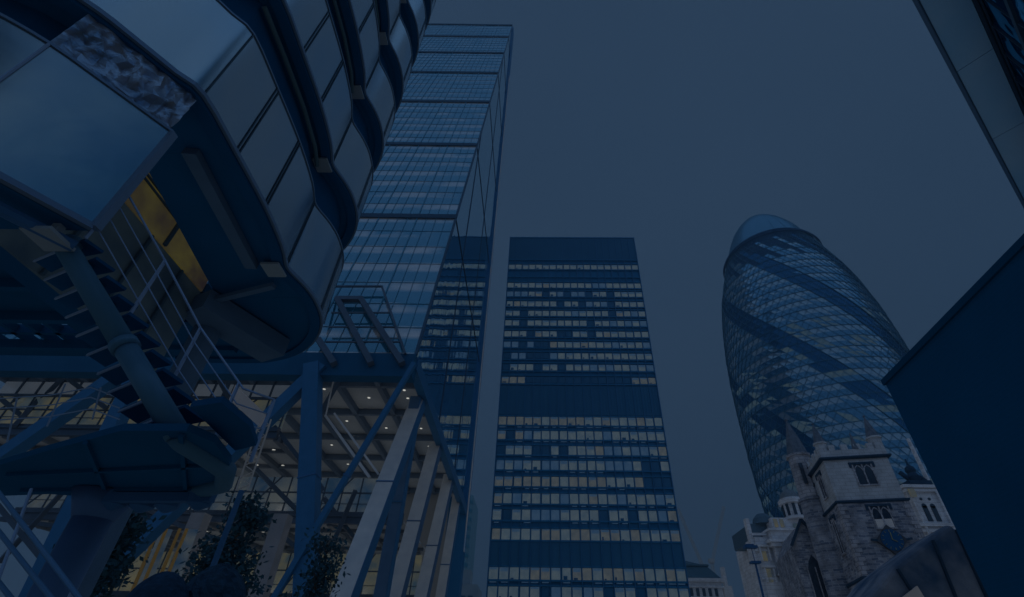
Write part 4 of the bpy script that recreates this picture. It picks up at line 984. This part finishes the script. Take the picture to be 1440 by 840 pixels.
tree(305, 768, 23, 1.7, 'low leafy tree behind the two people at the bottom', 2200, 14)

# ---------------------------------------------------------------- two people seen from behind, only the heads in frame
def person(px, py_top, d, H, label, hair_col, bushy, face_dir):
    top = DP(px, py_top, d); k = top.z / H
    fwd = Vector((top.x, top.y, 0)).normalized()
    base = Vector((top.x, top.y, 0)); t = thing('person', label, 'person', tuple(base), 'people at the bottom edge')
    r_ = Vector((fwd.y, -fwd.x, 0)); s_ = top.z / 1.78
    def P_(a, f, z): return base + r_ * a * s_ + fwd * f * s_ + Vector((0, 0, z * s_))
    joints = {'pelvis': (0, 0, .95), 'belly': (0, 0, 1.12), 'chest': (0, 0, 1.34), 'neck': (0, .01, 1.5), 'headb': (0, .03, 1.60), 'head': (0, .02, 1.69),
              'hl': (-.09, 0, .9), 'kl': (-.10, .02, .5), 'al': (-.1, -.01, .09), 'tl': (-.11, .13, .03), 'hr': (.09, 0, .9), 'kr': (.10, .02, .5), 'ar': (.1, -.01, .09), 'tr': (.11, .13, .03),
              'sl': (-.18, 0, 1.42), 'el': (-.23, -.02, 1.14), 'wl': (-.22, .06, .90), 'sr': (.18, 0, 1.42), 'er': (.23, -.02, 1.14), 'wr': (.22, .06, .90), 'pl': (-.22, .08, .82), 'pr': (.22, .08, .82)}
    rad = {'pelvis': .14, 'belly': .13, 'chest': .15, 'neck': .06, 'headb': .085, 'head': .095, 'hl': .09, 'kl': .06, 'al': .045, 'tl': .035, 'hr': .09, 'kr': .06, 'ar': .045, 'tr': .035,
           'sl': .07, 'el': .05, 'wl': .032, 'sr': .07, 'er': .05, 'wr': .032, 'pl': .035, 'pr': .035}
    E_ = [('pelvis', 'belly'), ('belly', 'chest'), ('chest', 'neck'), ('neck', 'headb'), ('headb', 'head'), ('pelvis', 'hl'), ('hl', 'kl'), ('kl', 'al'), ('al', 'tl'), ('pelvis', 'hr'), ('hr', 'kr'), ('kr', 'ar'), ('ar', 'tr'),
          ('chest', 'sl'), ('sl', 'el'), ('el', 'wl'), ('wl', 'pl'), ('chest', 'sr'), ('sr', 'er'), ('er', 'wr'), ('wr', 'pr')]
    names = list(joints); pts = [P_(*joints[n]) for n in names]; rs = [rad[n] for n in names]; E2 = [(names.index(a), names.index(b_)) for a, b_ in E_]
    for s2, w_ in ((-1, 'wl'), (1, 'wr')):            # fingers and thumb rooted in the palm
        for q, (da, L) in enumerate(((-.024, .075), (-.008, .085), (.008, .08), (.024, .065), (-.03 * s2 * -1, .05))):
            i0 = names.index('pl' if s2 < 0 else 'pr'); a0_ = joints['pl' if s2 < 0 else 'pr']
            f0 = a0_[1] + (da if q < 4 else .035); z1 = a0_[2] - L
            pts += [P_(a0_[0], f0 * 1.0, a0_[2] - .02 if q < 4 else a0_[2] + .0), P_(a0_[0] - s2 * .012, f0 + .012, z1)]; rs += [.009, .008]
            E2 += [(i0, len(pts) - 2), (len(pts) - 2, len(pts) - 1)]
    me = bpy.data.meshes.new('body'); me.from_pydata([tuple(p - base) for p in pts], E2, []); o = bpy.data.objects.new('body', me); COL.objects.link(o); o.parent = t
    sk = o.modifiers.new('skin', 'SKIN')
    for i, r0 in enumerate(rs): me.skin_vertices[0].data[i].radius = (r0 * s_, r0 * s_)
    me.skin_vertices[0].data[0].use_root = True
    sk.use_smooth_shade = True; o.modifiers.new('sub', 'SUBSURF').levels = 1; o.modifiers['sub'].render_levels = 2
    me.materials.append(mat('skin_' + ('a' if bushy else 'b'), (.38, .26, .2), .6))
    # jacket shell
    j = MB(); 
    prof = [(.82, .19), (1.0, .185), (1.2, .19), (1.36, .2), (1.44, .16), (1.5, .09)]
    N_ = 20; vs = [P_(r0 * 1.1 * math.cos(2 * math.pi * q / N_), r0 * .72 * math.sin(2 * math.pi * q / N_), z) for z, r0 in prof for q in range(N_)]
    j.add([tuple(v) for v in vs], [(i * N_ + q, i * N_ + (q + 1) % N_, (i + 1) * N_ + (q + 1) % N_, (i + 1) * N_ + q) for i in range(len(prof) - 1) for q in range(N_)])
    j.build('jacket', dark, t, smooth=True)
    # hair: displaced cap
    h = MB(); N_, K_ = 36, 20; rr = random.Random(int(px)); vs = []
    for a in range(K_ + 1):
        th = math.pi * .80 * a / K_
        for q in range(N_):
            ph = 2 * math.pi * q / N_; am = (1.16 if bushy else 1.03) + (rr.uniform(-.035, .055) if bushy else rr.uniform(-.01, .012))
            rx, ry, rz = .083 * am, .102 * am, .125 * am
            vs.append(tuple(P_(rx * math.sin(th) * math.cos(ph), .01 + ry * math.sin(th) * math.sin(ph), 1.655 + rz * math.cos(th))))
    h.add(vs, [(a * N_ + q, a * N_ + (q + 1) % N_, (a + 1) * N_ + (q + 1) % N_, (a + 1) * N_ + q) for a in range(K_) for q in range(N_)])
    h.build('hair', mat('hair_' + str(int(px)), hair_col, .7, 0, tuple(c * .6 for c in hair_col), 40, .3, 60), t, smooth=not bushy)
    return t
person(238, 806, 1.95, 1.78, 'person with smooth short dark hair seen from behind, left of the two heads', (.008, .04, .10), False, 0)
person(312, 805, 2.05, 1.78, 'person with bushy dark hair seen from behind, right of the two heads', (.010, .045, .10), True, 0)
# ---------------------------------------------------------------- thin evening mist
hz = MB(); hz.box(-425, 525, -155, 765, -1, 236)
hm = bpy.data.materials.new('haze'); hm.use_nodes = True; t = hm.node_tree; t.nodes.clear()
ho = t.nodes.new('ShaderNodeOutputMaterial'); pv = t.nodes.new('ShaderNodeVolumePrincipled')
pv.inputs['Color'].default_value = (.78, .82, .86, 1); pv.inputs['Density'].default_value = .0012
t.links.new(pv.outputs[0], ho.inputs['Volume'])
ho_ = hz.build('haze', hm); tag(ho_, 'thin blue evening mist filling the whole city street', 'haze', kind='stuff')

for ob in COL.objects:
    if '_b' in ob: del ob['_b']
